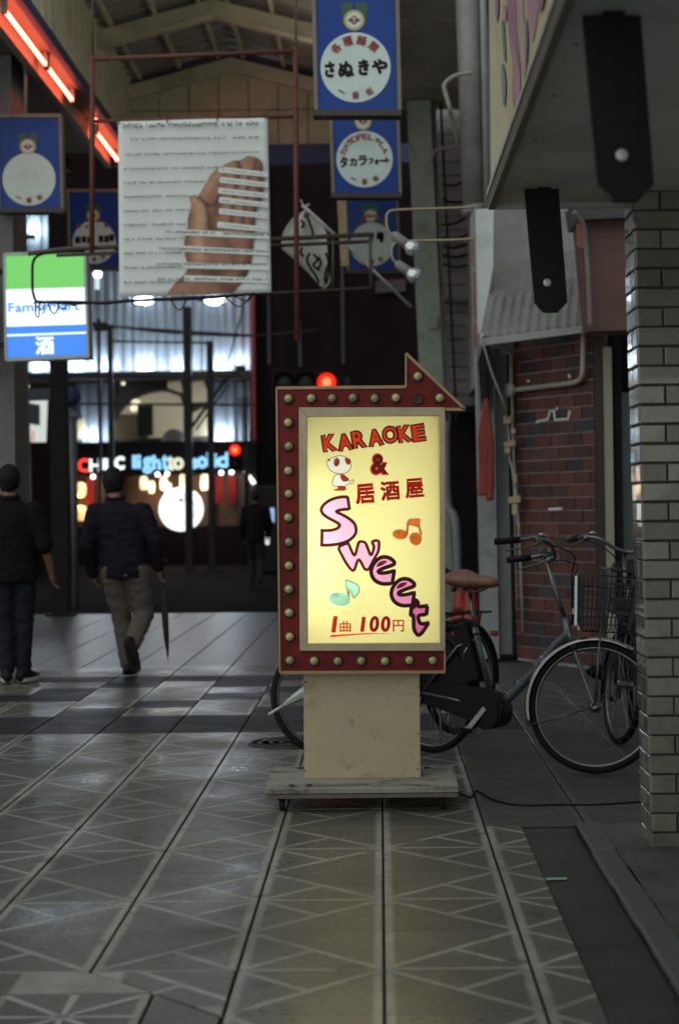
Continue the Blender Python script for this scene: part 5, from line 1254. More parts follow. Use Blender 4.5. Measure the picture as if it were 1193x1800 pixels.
# ================================================================ BICYCLES
M_TYRE = mat('tyre_rubber', (.014, .013, .013), .75, var=.3); M_RIM = mat('rim_alloy', (.17, .17, .165), .35, metal=.9, var=.2)
M_SPOKE = mat('spoke_steel', (.16, .16, .16), .3, metal=.9, var=.1, bump=0); M_BLKP = mat('black_plastic', (.013, .012, .012), .42, var=.2); M_CHROME = mat('mudguard_steel', (.30, .29, .27), .2, metal=.95, var=.2)
M_WIRE = mat('basket_wire', (.055, .055, .06), .35, metal=.6); M_SADB = mat('brown_saddle', (.20, .085, .052), .45, var=.3, vs=8, bump=.1)
def arc_pts(c, r, a0, a1, n=24, y=0): return [(c[0]+r*cos(a0+(a1-a0)*k/n), y, c[2]+r*sin(a0+(a1-a0)*k/n)) for k in range(n+1)]
def bicycle(loc, yaw, steer, label, frame_m, saddle_m, guard_m, ebike=False, text=None, dress=True, bask_m=None):
    bask_m = bask_m or M_WIRE
    t = thing('bicycle', label, 'bicycle', loc); t.rotation_euler = (0, 0, yaw)
    R = .335; WB = 1.11; H = Vector((.955, 0, .70)); ax = Vector((-.36, 0, .933)).normalized()
    M = Matrix.Translation(H)@Matrix.Rotation(steer, 4, ax)@Matrix.Translation(-H)
    def B(mb, name, m, par=t, st=False, **k):
        if st: mb.xf(M)
        return mb.build(name, m, par, local=True, **k)
    def wheel(cx_, st):
        c = Vector((cx_, 0, R)); sp = MB()
        for k in range(28):
            a = 2*pi*k/28; s = 1 if k % 2 else -1; a2 = a+(.5 if (k//2) % 2 else -.5)
            sp.tube([c+Vector((.026*cos(a2), .022*s, .026*sin(a2))), c+Vector((.300*cos(a), .004*s, .300*sin(a)))], .0011, 4)
        sp.tube([c-Vector((0, .05, 0)), c-Vector((0, .045, 0)), c-Vector((0, .02, 0)), c+Vector((0, .02, 0)), c+Vector((0, .045, 0)), c+Vector((0, .05, 0))], [.012, .030, .022, .022, .030, .012], 12)
        w = B(sp, 'wheel', M_SPOKE, t, st)
        n = 48; B(MB().tube([c+Vector((.316*cos(2*pi*k/n), 0, .316*sin(2*pi*k/n))) for k in range(n)], .0205, 10, True), 'tyre', M_TYRE, w, st)
        B(MB().tube([c+Vector((.300*cos(2*pi*k/n), 0, .300*sin(2*pi*k/n))) for k in range(n)], .0125, 6, True), 'rim', M_RIM, w, st)
    wheel(0, False); wheel(WB, True)
    def guard(cx_, a0, a1, st, m_):
        g_ = MB(); n = 22; vs = []
        for k in range(n+1):
            a = a0+(a1-a0)*k/n
            for y, r in ((-.030, .335), (-.022, .350), (0, .357), (.022, .350), (.030, .335)): vs.append((cx_+r*cos(a), y, R+r*sin(a)))
        g_.add(vs, [(k*5+j, k*5+j+1, (k+1)*5+j+1, (k+1)*5+j) for k in range(n) for j in range(4)], 0, True)
        o = B(g_, 'mudguard', m_, t, st); md = o.modifiers.new('thick', 'SOLIDIFY'); md.thickness = .002
        q = MB()
        for s in (-1, 1): q.tube([(cx_, .05*s, R), (cx_+.345*cos(a1 if not st else a1), .030*s, R+.345*sin(a1))], .0028, 5)
        B(q, 'guard_stay', M_RIM, o, st)
    guard(0, radians(15), radians(190), False, M_BLKP if ebike else guard_m); guard(WB, radians(60), radians(200), True, guard_m)
    bb = Vector((.45, 0, .285)); st_ = Vector((.335, 0, .66))
    fr = MB()
    fr.tube(smooth_path([H+ax*.0, H+Vector((-.10, 0, -.085)), (.70, 0, .465), (.58, 0, .36), (.50, 0, .30), bb+Vector((.0, 0, .0))], 6), .025, 12)
    fr.tube([H-ax*.08, H+ax*.075], .024, 12); fr.tube([bb, st_, st_+(st_-bb)*.12], .0175, 12); fr.tube([bb-Vector((0, .04, 0)), bb+Vector((0, .04, 0))], .026, 12)
    for s in (-1, 1):
        fr.tube([bb+Vector((-.02, .03*s, 0)), (.25, .055*s, .31), (0, .065*s, R)], .010, 8); fr.tube([st_+Vector((0, .012*s, -.02)), (.25, .055*s, .60), (0, .065*s, R)], .0085, 8)
    B(fr, 'frame', frame_m)
    pd = (st_-bb).normalized()
    B(MB().tube([st_, st_+pd*.25+Vector((.03, 0, 0))], .0125, 10).tube([st_+pd*.0, st_+pd*.03], .021, 10), 'seat_post', M_RIM)
    sc_ = st_+pd*.275+Vector((.068, 0, .022)); sd = MB(); secs = []
    for x, w, h in ((-.15, .06, .035), (-.135, .10, .06), (-.08, .118, .075), (0, .085, .062), (.07, .046, .05), (.135, .034, .042), (.168, .016, .025)): secs.append((x, w, h))
    vs = []; n = 14
    for x, w, h in secs:
        for k in range(n):
            a = 2*pi*k/n; vs.append(sc_+Vector((x, w*cos(a), h*(.75*sin(a) if sin(a) > 0 else .62*sin(a))+(.015 if x < -.05 else 0))))
    fs = [(i*n+k, i*n+(k+1) % n, (i+1)*n+(k+1) % n, (i+1)*n+k) for i in range(len(secs)-1) for k in range(n)]
    sd.add(vs, fs+[list(range(n))[::-1], [(len(secs)-1)*n+k for k in range(n)]], 0, True)
    sad = B(sd, 'saddle', saddle_m); q = MB()
    for s in (-1, 1): q.tube(smooth_path([sc_+Vector((-.11, .045*s, -.015)), sc_+Vector((-.05, .03*s, -.05)), sc_+Vector((.04, .02*s, -.045)), sc_+Vector((.12, .01*s, -.01))]), .004, 6).tube([sc_+Vector((-.10, .05*s, -.05)), sc_+Vector((-.10, .05*s, -.0))], .016, 8)
    B(q, 'saddle_spring', M_RIM, sad)
    # steered group
    fk = MB(); cw = H-ax*.10
    fk.tube([H+ax*.08, cw], .018, 10)
    for s in (-1, 1): fk.tube(smooth_path([cw, cw+Vector((.01, .045*s, -.02)), cw+Vector((.055, .05*s, -.13)), (WB, .05*s, R)]), .0115, 8)
    B(fk, 'fork', frame_m, t, True)
    top = H+ax*.395
    B(MB().tube([H+ax*.07, top], .0125, 10).tube([top, top+Vector((.03, 0, .012))], .016, 10), 'stem', M_RIM, t, True)
    hc = top+Vector((.03, 0, .012)); hbp = [hc]
    side = lambda s: [hc, hc+Vector((.02, .07*s, .01)), hc+Vector((.0, .17*s, .055)), hc+Vector((-.06, .235*s, .06)), hc+Vector((-.14, .262*s, .045)), hc+Vector((-.27, .275*s, .025))]
    hb_ = MB(); lvs = []
    for s in (-1, 1):
        P_ = smooth_path(side(s), 6); hb_.tube(P_, .0112, 10)
        e4, e5 = side(s)[3], side(s)[5]; lv = MB(); lvs.append(lv); lv.tube(smooth_path([e4+Vector((.02, .01*s, -.015)), e4+Vector((-.03, .02*s, -.045)), e5+Vector((.06, .012*s, -.045))]), .005, 6); lv.tube([e4+Vector((.02, 0, -.02)), e4+Vector((-.02, 0, .01))], .016, 8)
    h = B(hb_, 'handlebar', M_RIM, t, True)
    for s in (-1, 1): B(MB().tube([side(s)[4], side(s)[5]], .0175, 10), 'grip', M_BLKP, h, True)
    for lv in lvs: B(lv, 'brake_lever', M_RIM, h, True)
    cbm = MB()
    for s in (-1, 1): cbm.tube(smooth_path([side(s)[3]+Vector((.03, 0, -.02)), hc+Vector((.12, .16*s, .0)), hc+Vector((.11, .05*s, -.10)), H+ax*.05+Vector((.03, .02*s, 0))]), .004, 5)
    B(cbm, 'brake_cable', M_BLKP, t, True)
    B(MB().lathe([(.022, 0), (.022, .012), (.012, .022), (.001, .024)], side(-1)[3]+Vector((.02, .03, .015)), 12).bar(side(1)[3]+Vector((.02, -.05, .012)), side(1)[3]+Vector((-.04, -.04, .02)), .05, .02), 'bell', M_CHROME, h, True)
    # basket of wire
    bk = MB(); z0, z1 = .735, .975; X0, X1, Yw = 1.00, 1.285, .185
    def ring(z, g_, r): bk.tube([(X0+.0-g_*.3, -Yw-g_, z), (X1+g_, -Yw-g_, z), (X1+g_, Yw+g_, z), (X0-g_*.3, Yw+g_, z)], r, 5, True)
    for i in range(7): f_ = i/6; ring(z0+(z1-z0)*f_, -.035+.04*f_, .0048 if i in (0, 6) else .0026)
    for i in range(13):
        f_ = i/12
        for xx in (0, 1):
            yb_, yt_ = (-Yw+.035)+(2*Yw-.07)*f_, (-Yw-.005)+(2*Yw+.01)*f_; xb_, xt_ = (X0+.010, X0-.001) if xx == 0 else (X1-.035, X1+.005); bk.tube([(xb_, yb_, z0), (xt_, yt_, z1)], .0026, 4)
        for s in (-1, 1): bk.tube([(X0+.01+(X1-X0-.045)*f_, s*(Yw-.035), z0), (X0+(X1-X0+.005)*f_, s*(Yw+.005), z1)], .0026, 4)
        bk.tube([(X0+.01+(X1-X0-.045)*f_, -Yw+.035, z0), (X0+.01+(X1-X0-.045)*f_, Yw-.035, z0)], .0026, 4)
    bs_ = B(bk, 'basket', bask_m, t, True)
    bs = MB()
    for s in (-1, 1): bs.tube([(WB, .06*s, R), (1.12, .10*s, z0)], .005, 6)
    bs.bar((.97, 0, .80), (1.01, 0, .80), .20, .03); B(bs, 'basket_stay', M_RIM, bs_, True)
    bh = MB()
    for s in (-.11, -.085, .085, .11): bh.bar((X0-.006, s, z0-.005), (X0-.018, s*1.12, z1+.004), .012, .004)
    B(bh, 'basket_strap', mat('strap_silver', (.42, .44, .46), .3, metal=.7), bs_, True)
    B(MB().lathe([(.012, -.06), (.035, -.03), (.043, .01), (.04, .02)], (WB-.0, .085, .52), 14, Matrix.Rotation(pi/2, 3, 'Y')).bar((WB-.02, .05, .50), (WB, .08, .52), .015), 'headlamp', M_BLKP, t, True)
    # transmission
    B(MB().prism([(x, z) for x, z in disc_poly((bb.x, bb.z), .105, n=24, a0=-pi/2, a1=pi/2)]+[(.0, R+.06), (-.06, R), (.0, R-.055)], -.062, -.045), 'chain_case', M_BLKP, fix=True)
    an = radians(228); cm_ = mat('crank_alloy', (.36, .36, .34), .35, metal=.8)
    for s, a in ((-1, an), (1, an+pi)):
        cr_ = MB(); e = bb+Vector((.165*cos(a), .085*s, .165*sin(a))); cr_.bar(bb+Vector((0, .07*s, 0)), e, .012, .026)
        cr_.lathe([(.02, -.008), (.02, .008)], e, 12, Matrix.Rotation(pi/2, 3, 'X'))
        crk = B(cr_, 'crank_arm', cm_); e = bb+Vector((.165*cos(a), .14*s, .165*sin(a))); B(MB().box(e, (.095, .085, .022)), 'pedal', M_BLKP, crk, bevel=.004)
    rk = MB()
    for s in (-1, 1): rk.tube(smooth_path([(.25, .05*s, .70), (.1, .06*s, .72), (-.2, .06*s, .72), (-.24, .04*s, .72)]), .006, 6).tube([(-.12, .065*s, .72), (0, .07*s, R)], .005, 6)
    for x in (.15, .05, -.05, -.15, -.22): rk.tube([(x, -.06, .72), (x, .06, .72)], .005, 6)
    B(rk, 'rear_rack', M_BLKP)
    if dress:
        for s in (-1, 1):
            pl2 = [(x, z) for x, z in disc_poly((0, R), .322, n=20, a0=radians(8), a1=radians(172))]
            o = B(MB().prism(pl2+[(-.10, R-.03), (.1, R-.03)], .045*s-.002, .045*s+.002), 'dress_guard', M_BLKP, fix=True)
    ks = MB()
    for s in (-1, 1): ks.tube([(0, .08*s, R-.02), (-.03, .12*s, .02), (.02, .13*s, .01)], .007, 6)
    B(ks, 'kickstand', M_RIM)
    B(MB().box((-.33, 0, .58), (.02, .05, .035)), 'reflector', mat('reflector_red', (.20, .015, .012), .25), bevel=.004)
    if ebike:
        ba = MB(); c = bb+pd*.275+Vector((-.075, 0, .02)); Rr = Matrix.Rotation(-math.atan2(pd.x, pd.z)*-1, 3, 'Y'); ba.box(c, (.10, .10, .33), Rr)
        bt_ = B(ba, 'battery', M_BLKP, bevel=.015); B(MB().tube([c+Vector((-.02, -.048, -.06)), c+Vector((-.005, -.048, .0)), c+Vector((.02, -.048, .03))], .006, 5), 'battery_mark', M_CHROME, bt_)
        B(MB().tube([bb+Vector((-.01, -.07, -.02)), bb+Vector((-.01, .06, -.02))], .095, 18), 'motor', M_BLKP)
    if text:
        me = text_mesh(text, .02); d = (Vector((.74, 0, .46))-Vector((.90, 0, .62))).normalized()*-1
        for v in me.vertices: v.co = Vector((.80, -.0245, .50))+d*v.co.x*.045+Vector((-d.z, 0, d.x))*(v.co.y-.3)*.045
        me.materials.clear(); me.materials.append(mat('decal_grey', (.35, .35, .36), .5)); o = bpy.data.objects.new('lettering', me); COL.objects.link(o); o.parent = t
    return t
M_FR1 = mat('frame_silver_blue', (.13, .145, .165), .22, metal=.6, var=.15); M_FR2 = mat('frame_black', (.016, .015, .017), .35)
r1, f1 = Vector((.268, 9.10, 0)), Vector((1.073, 8.34, 0))
yaw1 = math.atan2(f1.y-r1.y, f1.x-r1.x)
bicycle(r1, yaw1, radians(34), 'silver framed bicycle with brown saddle parked right behind the lit sign', M_FR1, M_SADB, M_CHROME, ebike=True)
f3 = Vector((-.25, 8.98, 0)); r3 = Vector((.47, 9.80, 0)); yaw3 = math.atan2(f3.y-r3.y, f3.x-r3.x)
bicycle(r3, yaw3, radians(-46), 'black bicycle hidden behind the lit sign, front wheel showing on its left', M_FR2, M_BLKP, M_BLKP, dress=False)
f2 = Vector((1.37, 9.35, 0)); yaw2 = radians(-101); r2 = f2-Vector((cos(yaw2), sin(yaw2), 0))*1.11
bicycle(r2, yaw2, radians(22), 'dark bicycle with tall wire basket squeezed beside the tiled pillar', M_FR2, M_BLKP, M_BLKP, dress=False, text='Panasonic')
# clear umbrella leaning through the wheel
uv_ = thing('clear_umbrella', 'folded clear vinyl umbrella poking out left of the sign post by the wheel', 'umbrella', W(475, 1256, 8.7))
a, b = W(472, 1256, 8.72), W(600, 1178, 8.78); d = b-a
MB().tube([a, a+d*.22], .0075, 8).build('tip', mat('tip_white', (.55, .56, .52), .4), uv_)
fv = MB(); fv.tube([a+d*t_ for t_ in (.20, .28, .42, .7, 1.0)], [.010, .018, .030, .042, .048], 9); fv.build('vinyl', mat('clear_vinyl', (.42, .47, .50), .25, var=.5, vs=25, spec=.7), uv_)
for k in range(3):
    MB().tube([a+d*.22+Vector((0, -.02, .004*k)), a+d*.6+Vector((0, -.04, .018*(k-1)-.004)), a+d+Vector((0, -.05, .03*(k-1)))], .004, 5).build('rib', mat('tip_white', (.55, .56, .52)), uv_)

# ================================================================ TRAFFIC CONES
M_CONE = mat('cone_red', (.42, .035, .02), .5, var=.25, vs=6, bump=.05, dirt=(.12, .02, .015), ds=7, da=.7)
def cone(px_, Y, lab):
    c = W(px_, 1000, Y); c.z = 0; t = thing('traffic_cone', lab, 'cone', c, 'traffic cones in the recess')
    MB().lathe([(.135, .025), (.125, .05), (.034, .68), (.028, .70), (.001, .70)], c, 22).build('body', M_CONE, t)
    MB().bb((c.x-.19, c.y-.19, 0), (c.x+.19, c.y+.19, .026)).build('base', M_CONE, t, bevel=.01)
    MB().lathe([(.095, .27), (.0785, .37)], c, 22).xf(Matrix.Translation((0, 0, 0))).build('band', mat('cone_band', (.33, .04, .025), .4), t)
cone(809, 17.2, 'red traffic cone farther back, behind the left end of the saddle'); cone(827, 16.7, 'red traffic cone nearer the grey shutter post behind the saddle')
# ================================================================ STREET BEHIND
YB = 42.0
M_CORR = mat('white_corrugated', (.19, .22, .26), .5, var=.12, vs=.8, bump=.02, dirt=(.12, .13, .15), ds=.8, da=.5, stretch=(1, 1, .25))
M_NIGHT = mat('night_wall', (.0125, .0062, .0085), .85, var=.35, vs=.7, bump=.1)
M_LEDGE = mat('ledge_dark', (.05, .038, .036), .7)
fbk = thing('corrugated_building', 'white corrugated metal building lit by floodlights across the street', 'building', (-6, YB, 0))
def cx(p_): return W(p_, 800, YB).x
def cz_(p_): return W(300, p_, YB).z
def corr(xa, xb, za, zb, Y, pitch=.22, amp=.045):
    n = max(2, int((xb-xa)/pitch*4)); vs = []; fs = []
    for k in range(n+1):
        x = xa+(xb-xa)*k/n; ph = (k % 4); dy = (0, 0, -amp, -amp)[ph]
        vs += [(x, Y+dy, za), (x, Y+dy, zb)]
    for k in range(n): fs.append((2*k, 2*k+2, 2*k+3, 2*k+1))
    return MB().add(vs, fs)
xl, xr = cx(-12), cx(446)
corr(xl, xr, cz_(655), cz_(372), YB).build('corrugated_wall', M_CORR, fbk)
corr(cx(135), cx(198), cz_(778), cz_(672), YB).build('corrugated_wall', M_CORR, fbk); corr(cx(370), cx(440), cz_(778), cz_(672), YB).build('corrugated_wall', M_CORR, fbk)
MB().bb((xl, YB+.05, 0), (xr+.05, YB+.6, cz_(371))).build('shell', M_LEDGE, fbk)
MB().bb((xl, YB-.55, cz_(668)), (xr, YB-.06, cz_(655))).build('ledge', M_LEDGE, fbk)
MB().bb((xl, YB-.75, cz_(835)), (cx(454), YB-.06, cz_(778))).build('sign_band', mat('band_black', (.010, .008, .009), .6), fbk)
MB().bb((xr, YB-.5, cz_(792)), (cx(452), YB-.1, cz_(371))).build('red_edge', mat('red_panel', (.30, .02, .025), .5), fbk)
for k in range(5): MB().bar((cx(420+5*k), YB-.2, cz_(775)), (cx(423+5*k), YB-.2, cz_(700)), .035).build('bar', M_DARKST, fbk)
# recess with cream arch windows
M_CRM = mat('cream_interior', (.42, .38, .25), .8, var=.2, vs=1.5); M_CRW = glow('cream_window', (.50, .44, .29), .20)
def panel(xa, xb, ya, yb, m, name, dy=.04, Y=YB-.08): return MB().bb((cx(xa), Y-dy, cz_(yb)), (cx(xb), Y, cz_(ya))).build(name, m, fbk)
ar = [(203, 770), (203, 735), (222, 712), (255, 693), (290, 688), (316, 695), (323, 715), (323, 770)]
MB().prism([(W(x, y, YB).x, W(x, y, YB).z) for x, y in ar], YB-.10, YB-.05).build('arch_window', M_CRW, fbk, fix=True)
panel(200, 262, 728, 772, mat('tan_wall', (.15, .10, .05), .7), 'tan_screen', .05, YB-.11)
MB().tube(smooth_path([W(x, y, YB-.15) for x, y in ((200, 738), (222, 710), (255, 691), (290, 685), (325, 697))]), .05, 6).build('arch_frame', M_LEDGE, fbk)
for q in (((296, 672), (318, 670), (322, 690), (305, 689), (296, 682)), ((338, 672), (358, 670), (365, 688), (366, 706), (338, 708)), ((340, 726), (366, 714), (367, 766), (340, 768)), ((134, 742), (148, 735), (158, 768), (136, 774))):
    MB().prism([(W(x, y, YB).x, W(x, y, YB).z) for x, y in q], YB-.12, YB-.06).build('lit_window', M_CRW, fbk, fix=True)
for (x, y, r_) in ((239, 708, 8), (236, 718, 7), (217, 674, 4), (48, 679, 4)):
    MB().ell(W(x, y, YB-.3), (r_*YB/F, .05, r_*.8*YB/F), 12, 6).build('window_lamp', glow('pale_lamp', (.75, .72, .52), 1.0), fbk)
panel(246, 272, 714, 766, M_DARKST, 'dark_board', .08, YB-.25)
MB().lathe([(.30, 0), (.30, .05), (.001, .06)], W(306, 775, YB-.4), 24, Matrix.Rotation(pi/2, 3, 'X')).build('round_board', mat('round_board', (.10, .085, .075), .6), fbk)
# floodlights washing the corrugated wall
ft_m = glow('floodlight_face', (.85, .95, 1.0), 5)
for i, (x, y, pw) in enumerate(((60, 412, 60), (68, 653, 75), (136, 653, 75), (189, 653, 55), (256, 653, 80), (318, 653, 62), (390, 653, 75), (166, 775, 60), (391, 775, 85), (253, 518, 34), (378, 518, 30), (425, 640, 22))):
    c = W(x, y, YB); c.y = YB-.24; c.z += .12
    ld = bpy.data.lights.new('floodlight', 'POINT'); ld.energy = pw*.62; ld.color = (.74, .88, 1.0); ld.shadow_soft_size = .10
    lo = bpy.data.objects.new('floodlight_glow', ld); COL.objects.link(lo); lo.location = c
    t = thing('floodlight', ['floodlight glowing between the blue sign and the green store sign', 'floodlight on the ledge just below the blue band of the store sign, left end', 'floodlight on the ledge under the right corner of the store sign', 'floodlight on the ledge between the two thin steel posts', 'brightest ledge floodlight midway between thin and thick steel posts', 'floodlight on the ledge just left of the thick steel post', 'floodlight on the ledge right of the thick steel post near the red edge', 'lower floodlight above the white letters left of the arch window', 'lower floodlight right of the arch window above the blue letters', 'oval white floodlight under the left part of the hand poster', 'oval white floodlight under the right part of the hand poster', 'faint floodlight at the top right corner of the corrugated wall'][i], 'floodlight', c, 'floodlights on the corrugated building')
    MB().box(c+Vector((0, -.22, -.26)), (.26, .08, .12)).bar(c+Vector((0, -.20, -.22)), c+Vector((0, .04, -.18)), .03).build('housing', M_DARKST, t)
    if y == 518:
        c2 = W(x, y+10, YB-.9); MB().ell(c2, (.26, .12, .12), 14, 8).build('lit_face', ft_m, t)
# dark buildings closing the street
dk = MB().bb((cx(452), YB+.4, 0), (14, YB+6, 16)).build('dark_building', M_NIGHT, loc=(3, YB, 0)); tag(dk, 'unlit dark building filling the night behind the arrow sign', 'building')
dk2 = MB().bb((-24, 47, 0), (4, 52, 26)).build('dark_building', M_NIGHT, loc=(-8, 47, 0)); tag(dk2, 'tall dark building rising behind the floodlit corrugated one', 'building')
dk3 = MB().bb((-24, 30, 0), (cx(-14)-.0, 41, 12)).build('dark_building', M_NIGHT, loc=(-12, 35, 0)); tag(dk3, 'dark building at the far left end of the street', 'building')
# faint relief on the dark building
for (x, ya, yb) in ((525, 565, 645), (470, 300, 640), (600, 380, 640)):
    MB().bar(W(x, ya, YB+.3), W(x+3, yb, YB+.3), .07).build('wall_pipe', mat('pipe_dim', (.035, .032, .040), .6), dk, local=False)
for (xa, xb, y) in ((660, 712, 510), (660, 712, 500)): MB().bar(W(xa, y, YB+.3), W(xb, y-3, YB+.3), .16).build('ledge', mat('dim_red' if y == 500 else 'pipe_dim', (.06, .02, .022), .6), dk)
# shop sign letters
LR, LW_, LB, LC = glow('letter_red', (1.0, .05, .035), 1.3), glow('letter_white', (.86, .93, .95), 1.15), glow('letter_blue', (.26, .58, .95), 1.1), glow('letter_cream', (.72, .72, .55), 1.0)
sb2 = thing('shop_sign', 'row of glowing red, white and blue shop letters across the street', 'sign', W(230, 830, YB-.8))
YL = YB-.78
def gl(s, x, y, w, h, m, of=.05): letters(s, (x, y), w-20*of, h-20*of, YL, m, sb2, 0, 0, lift=.05, name='letter', bold=20*of)
gl('C', 62, 814, 20, 36, LR, .09); gl('C', 74, 813, 16, 40, LR, .09)
for s, x, y, w, h, m in (('N', 107, 818, 26, 23, LW_), ('I', 133, 818, 8, 23, LW_), ('C', 148, 818, 19, 23, LR), ('H', 168, 818, 19, 23, LW_), ('I', 186, 816, 8, 20, LW_)): gl(s, x, y, w, h, m, .05)
gl('C', 211, 814, 17, 22, LW_, .09)
for s, x, y, w, h, m in (('l', 237, 812, 6, 24, LB), ('i', 245, 812, 6, 24, LB), ('g', 260, 818, 16, 28, LB), ('h', 276, 813, 14, 26, LB), ('t', 291, 813, 11, 26, LB), ('t', 301, 814, 9, 24, LC), ('o', 314, 815, 18, 20, LC), ('s', 343, 815, 10, 17, LB), ('o', 356, 813, 16, 20, LB), ('l', 367, 808, 5, 26, LB), ('i', 378, 810, 6, 24, LB), ('d', 392, 808, 22, 26, LB)): gl(s, x, y, w, h, m, .075)
for x in (410, 417): MB().ell(W(x, 818, YL), (.05, .04, .05), 10, 6).build('dot', LB, sb2)
# ground floor shop
shp = thing('lantern_shop', 'warm lit shop front with lanterns under the letter sign across the street', 'shop', W(230, 985, YB))
M_WARM = mat('warm_wood', (.09, .045, .024), .7, var=.3, vs=2)
MB().bb((cx(-10), YB-.12, .0), (cx(450), YB-.06, cz_(835))).build('front_wall', M_WARM, shp)
MB().bb((cx(-10), YB-.35, .0), (cx(450), YB-.125, cz_(925))).build('lower_wall', M_NIGHT, shp)
for (xa, xb) in ((88, 112), (198, 212), (366, 378), (420, 450)): MB().bb((cx(xa), YB-.3, .0), (cx(xb), YB-.13, cz_(835))).build('front_pillar', M_LEDGE, shp)
LWm = glow('lantern_warm', (1.0, .66, .30), .95); LPl = glow('lantern_pale', (1.0, .80, .52), 1.05)
LAB = ['thin sliver of a warm lantern just right of the man in black', 'squarish warm lantern in the upper row between grey post and dark column', 'warm lantern in the upper row just right of the dark steel column', 'round warm lantern in the upper row left of the red curtain', 'warm lantern in the lower row just right of the dark steel column', 'round warm lantern in the lower row beside the navy jacket', 'tiny lowest warm lantern under the two lantern rows', 'leftmost pale lantern hanging above the left of the round white sign', 'shorter pale lantern second from left above the round white sign', 'pale lantern third from left above the round white sign', 'small pale lantern touching the top edge of the round white sign', 'pale lantern right above the centre of the round white sign', 'rightmost pale lantern beside the steel post right of the round white sign']
for li, (x, y, rx, ry, m) in enumerate(((44, 862, 4, 9, LWm), (66, 863, 11, 13, LWm), (107, 862, 7, 13, LWm), (140, 861, 12, 13, LWm), (109, 901, 6, 12, LWm), (142, 902, 12, 13, LWm), (111, 939, 4, 5, LWm), (253, 849, 7, 12, LPl), (266, 856, 6, 11, LPl), (288, 849, 7, 12, LPl), (296, 858, 6, 10, LPl), (323, 845, 7, 14, LPl), (360, 847, 8, 14, LPl))):
    c = W(x, y, YB-.6); t = thing('paper_lantern', LAB[li], 'lantern', c, 'lanterns of the shop across the street')
    k = YB/F; MB().lathe([(rx*k*.5, -ry*k), (rx*k*.9, -ry*k*.75), (rx*k, 0), (rx*k*.9, ry*k*.75), (rx*k*.5, ry*k)], c, 14).build('paper', m, t)
    MB().tube([c+Vector((0, 0, ry*k)), c+Vector((0, 0, ry*k+.15))], .012, 5).lathe([(rx*k*.55, ry*k), (rx*k*.55, ry*k+.03)], c, 10).build('cap', M_DARKST, t)
for i, (x, y) in enumerate(((277, 834), (294, 833), (389, 831), (407, 830), (164, 838))):
    t = tag(MB().ell(W(x, y, YB-.9), (.055, .055, .055), 10, 6).build('spot_bulb', glow('bulb_white', (.9, .95, 1), 4), loc=W(x, y, YB-.9)), ['left one of two tiny white bulbs above the round sign', 'right one of two tiny white bulbs above the round sign', 'tiny white bulb over the left one of the paired red curtains', 'tiny white bulb over the right one of the paired red curtains', 'tiny white bulb over the single red curtain near the navy jacket'][i], 'bulb', 'bulbs under the letter sign')
for (xa, xb) in ((157, 170), (382, 394), (404, 416)):
    cu = MB(); n = 8; vs = []
    for k in range(n+1): vs += [(cx(xa+(xb-xa)*k/n), YB-.45+.03*(k % 2), cz_(885)), (cx(xa+(xb-xa)*k/n), YB-.45+.03*(k % 2), cz_(838))]
    cu.add(vs, [(2*k, 2*k+2, 2*k+3, 2*k+1) for k in range(n)]); o = cu.build('shop_curtain', mat('curtain_red', (.22, .01, .01), .7), shp); o.modifiers.new('thick', 'SOLIDIFY').thickness = .01
for (x, y, pw, col) in ((66, 880, 10, (1, .6, .3)), (140, 880, 12, (1, .6, .3)), (290, 862, 22, (1, .68, .4)), (355, 862, 10, (1, .68, .4)), (164, 842, 7, (1, .8, .75)), (389, 836, 7, (1, .85, .8)), (409, 836, 7, (1, .85, .8))):
    ld = bpy.data.lights.new('lantern_light', 'POINT'); ld.energy = pw; ld.color = col; ld.shadow_soft_size = .1
    lo = bpy.data.objects.new('lantern_light', ld); COL.objects.link(lo); lo.location = W(x, y, YB-.75)
rs = thing('round_sign', 'big round white lit sign with a small dark bird mark across the street', 'sign', W(318, 932, YB-.8))
c = W(318, 895, YB-.8); MB().prism(disc_poly((c.x, c.z), .55, n=40), YB-.8, YB-.65).build('disc', glow('disc_white', (.93, .95, .97), 1.25), rs, fix=True)
MB().tube([(c.x+.37*cos(2*pi*k/40), YB-.81, c.z+.37*sin(2*pi*k/40)) for k in range(40)], .012, 5, True).build('ring_line', mat('ring_grey', (.45, .45, .46), .5), rs)
bd2 = [(309, 879), (316, 878), (318, 874), (320, 877), (326, 876), (320, 880), (324, 886), (316, 881)]
MB().prism([(W(x, y, YB-.82).x, W(x, y, YB-.82).z) for x, y in bd2], YB-.82, YB-.815).build('bird_mark', M_SK, rs, fix=True)
dt = thing('tube_light', 'short slanted white tube light at the right end of the letter sign', 'light', W(440, 840, YB-.8))
for a, b in (((431, 828), (435, 834)), ((437, 837), (441, 842)), ((442, 843), (447, 850))): MB().tube([W(*a, YB-.9), W(*b, YB-.9)], .05, 8).build('tube', glow('tube_white', (.85, .95, .93), 2), dt)
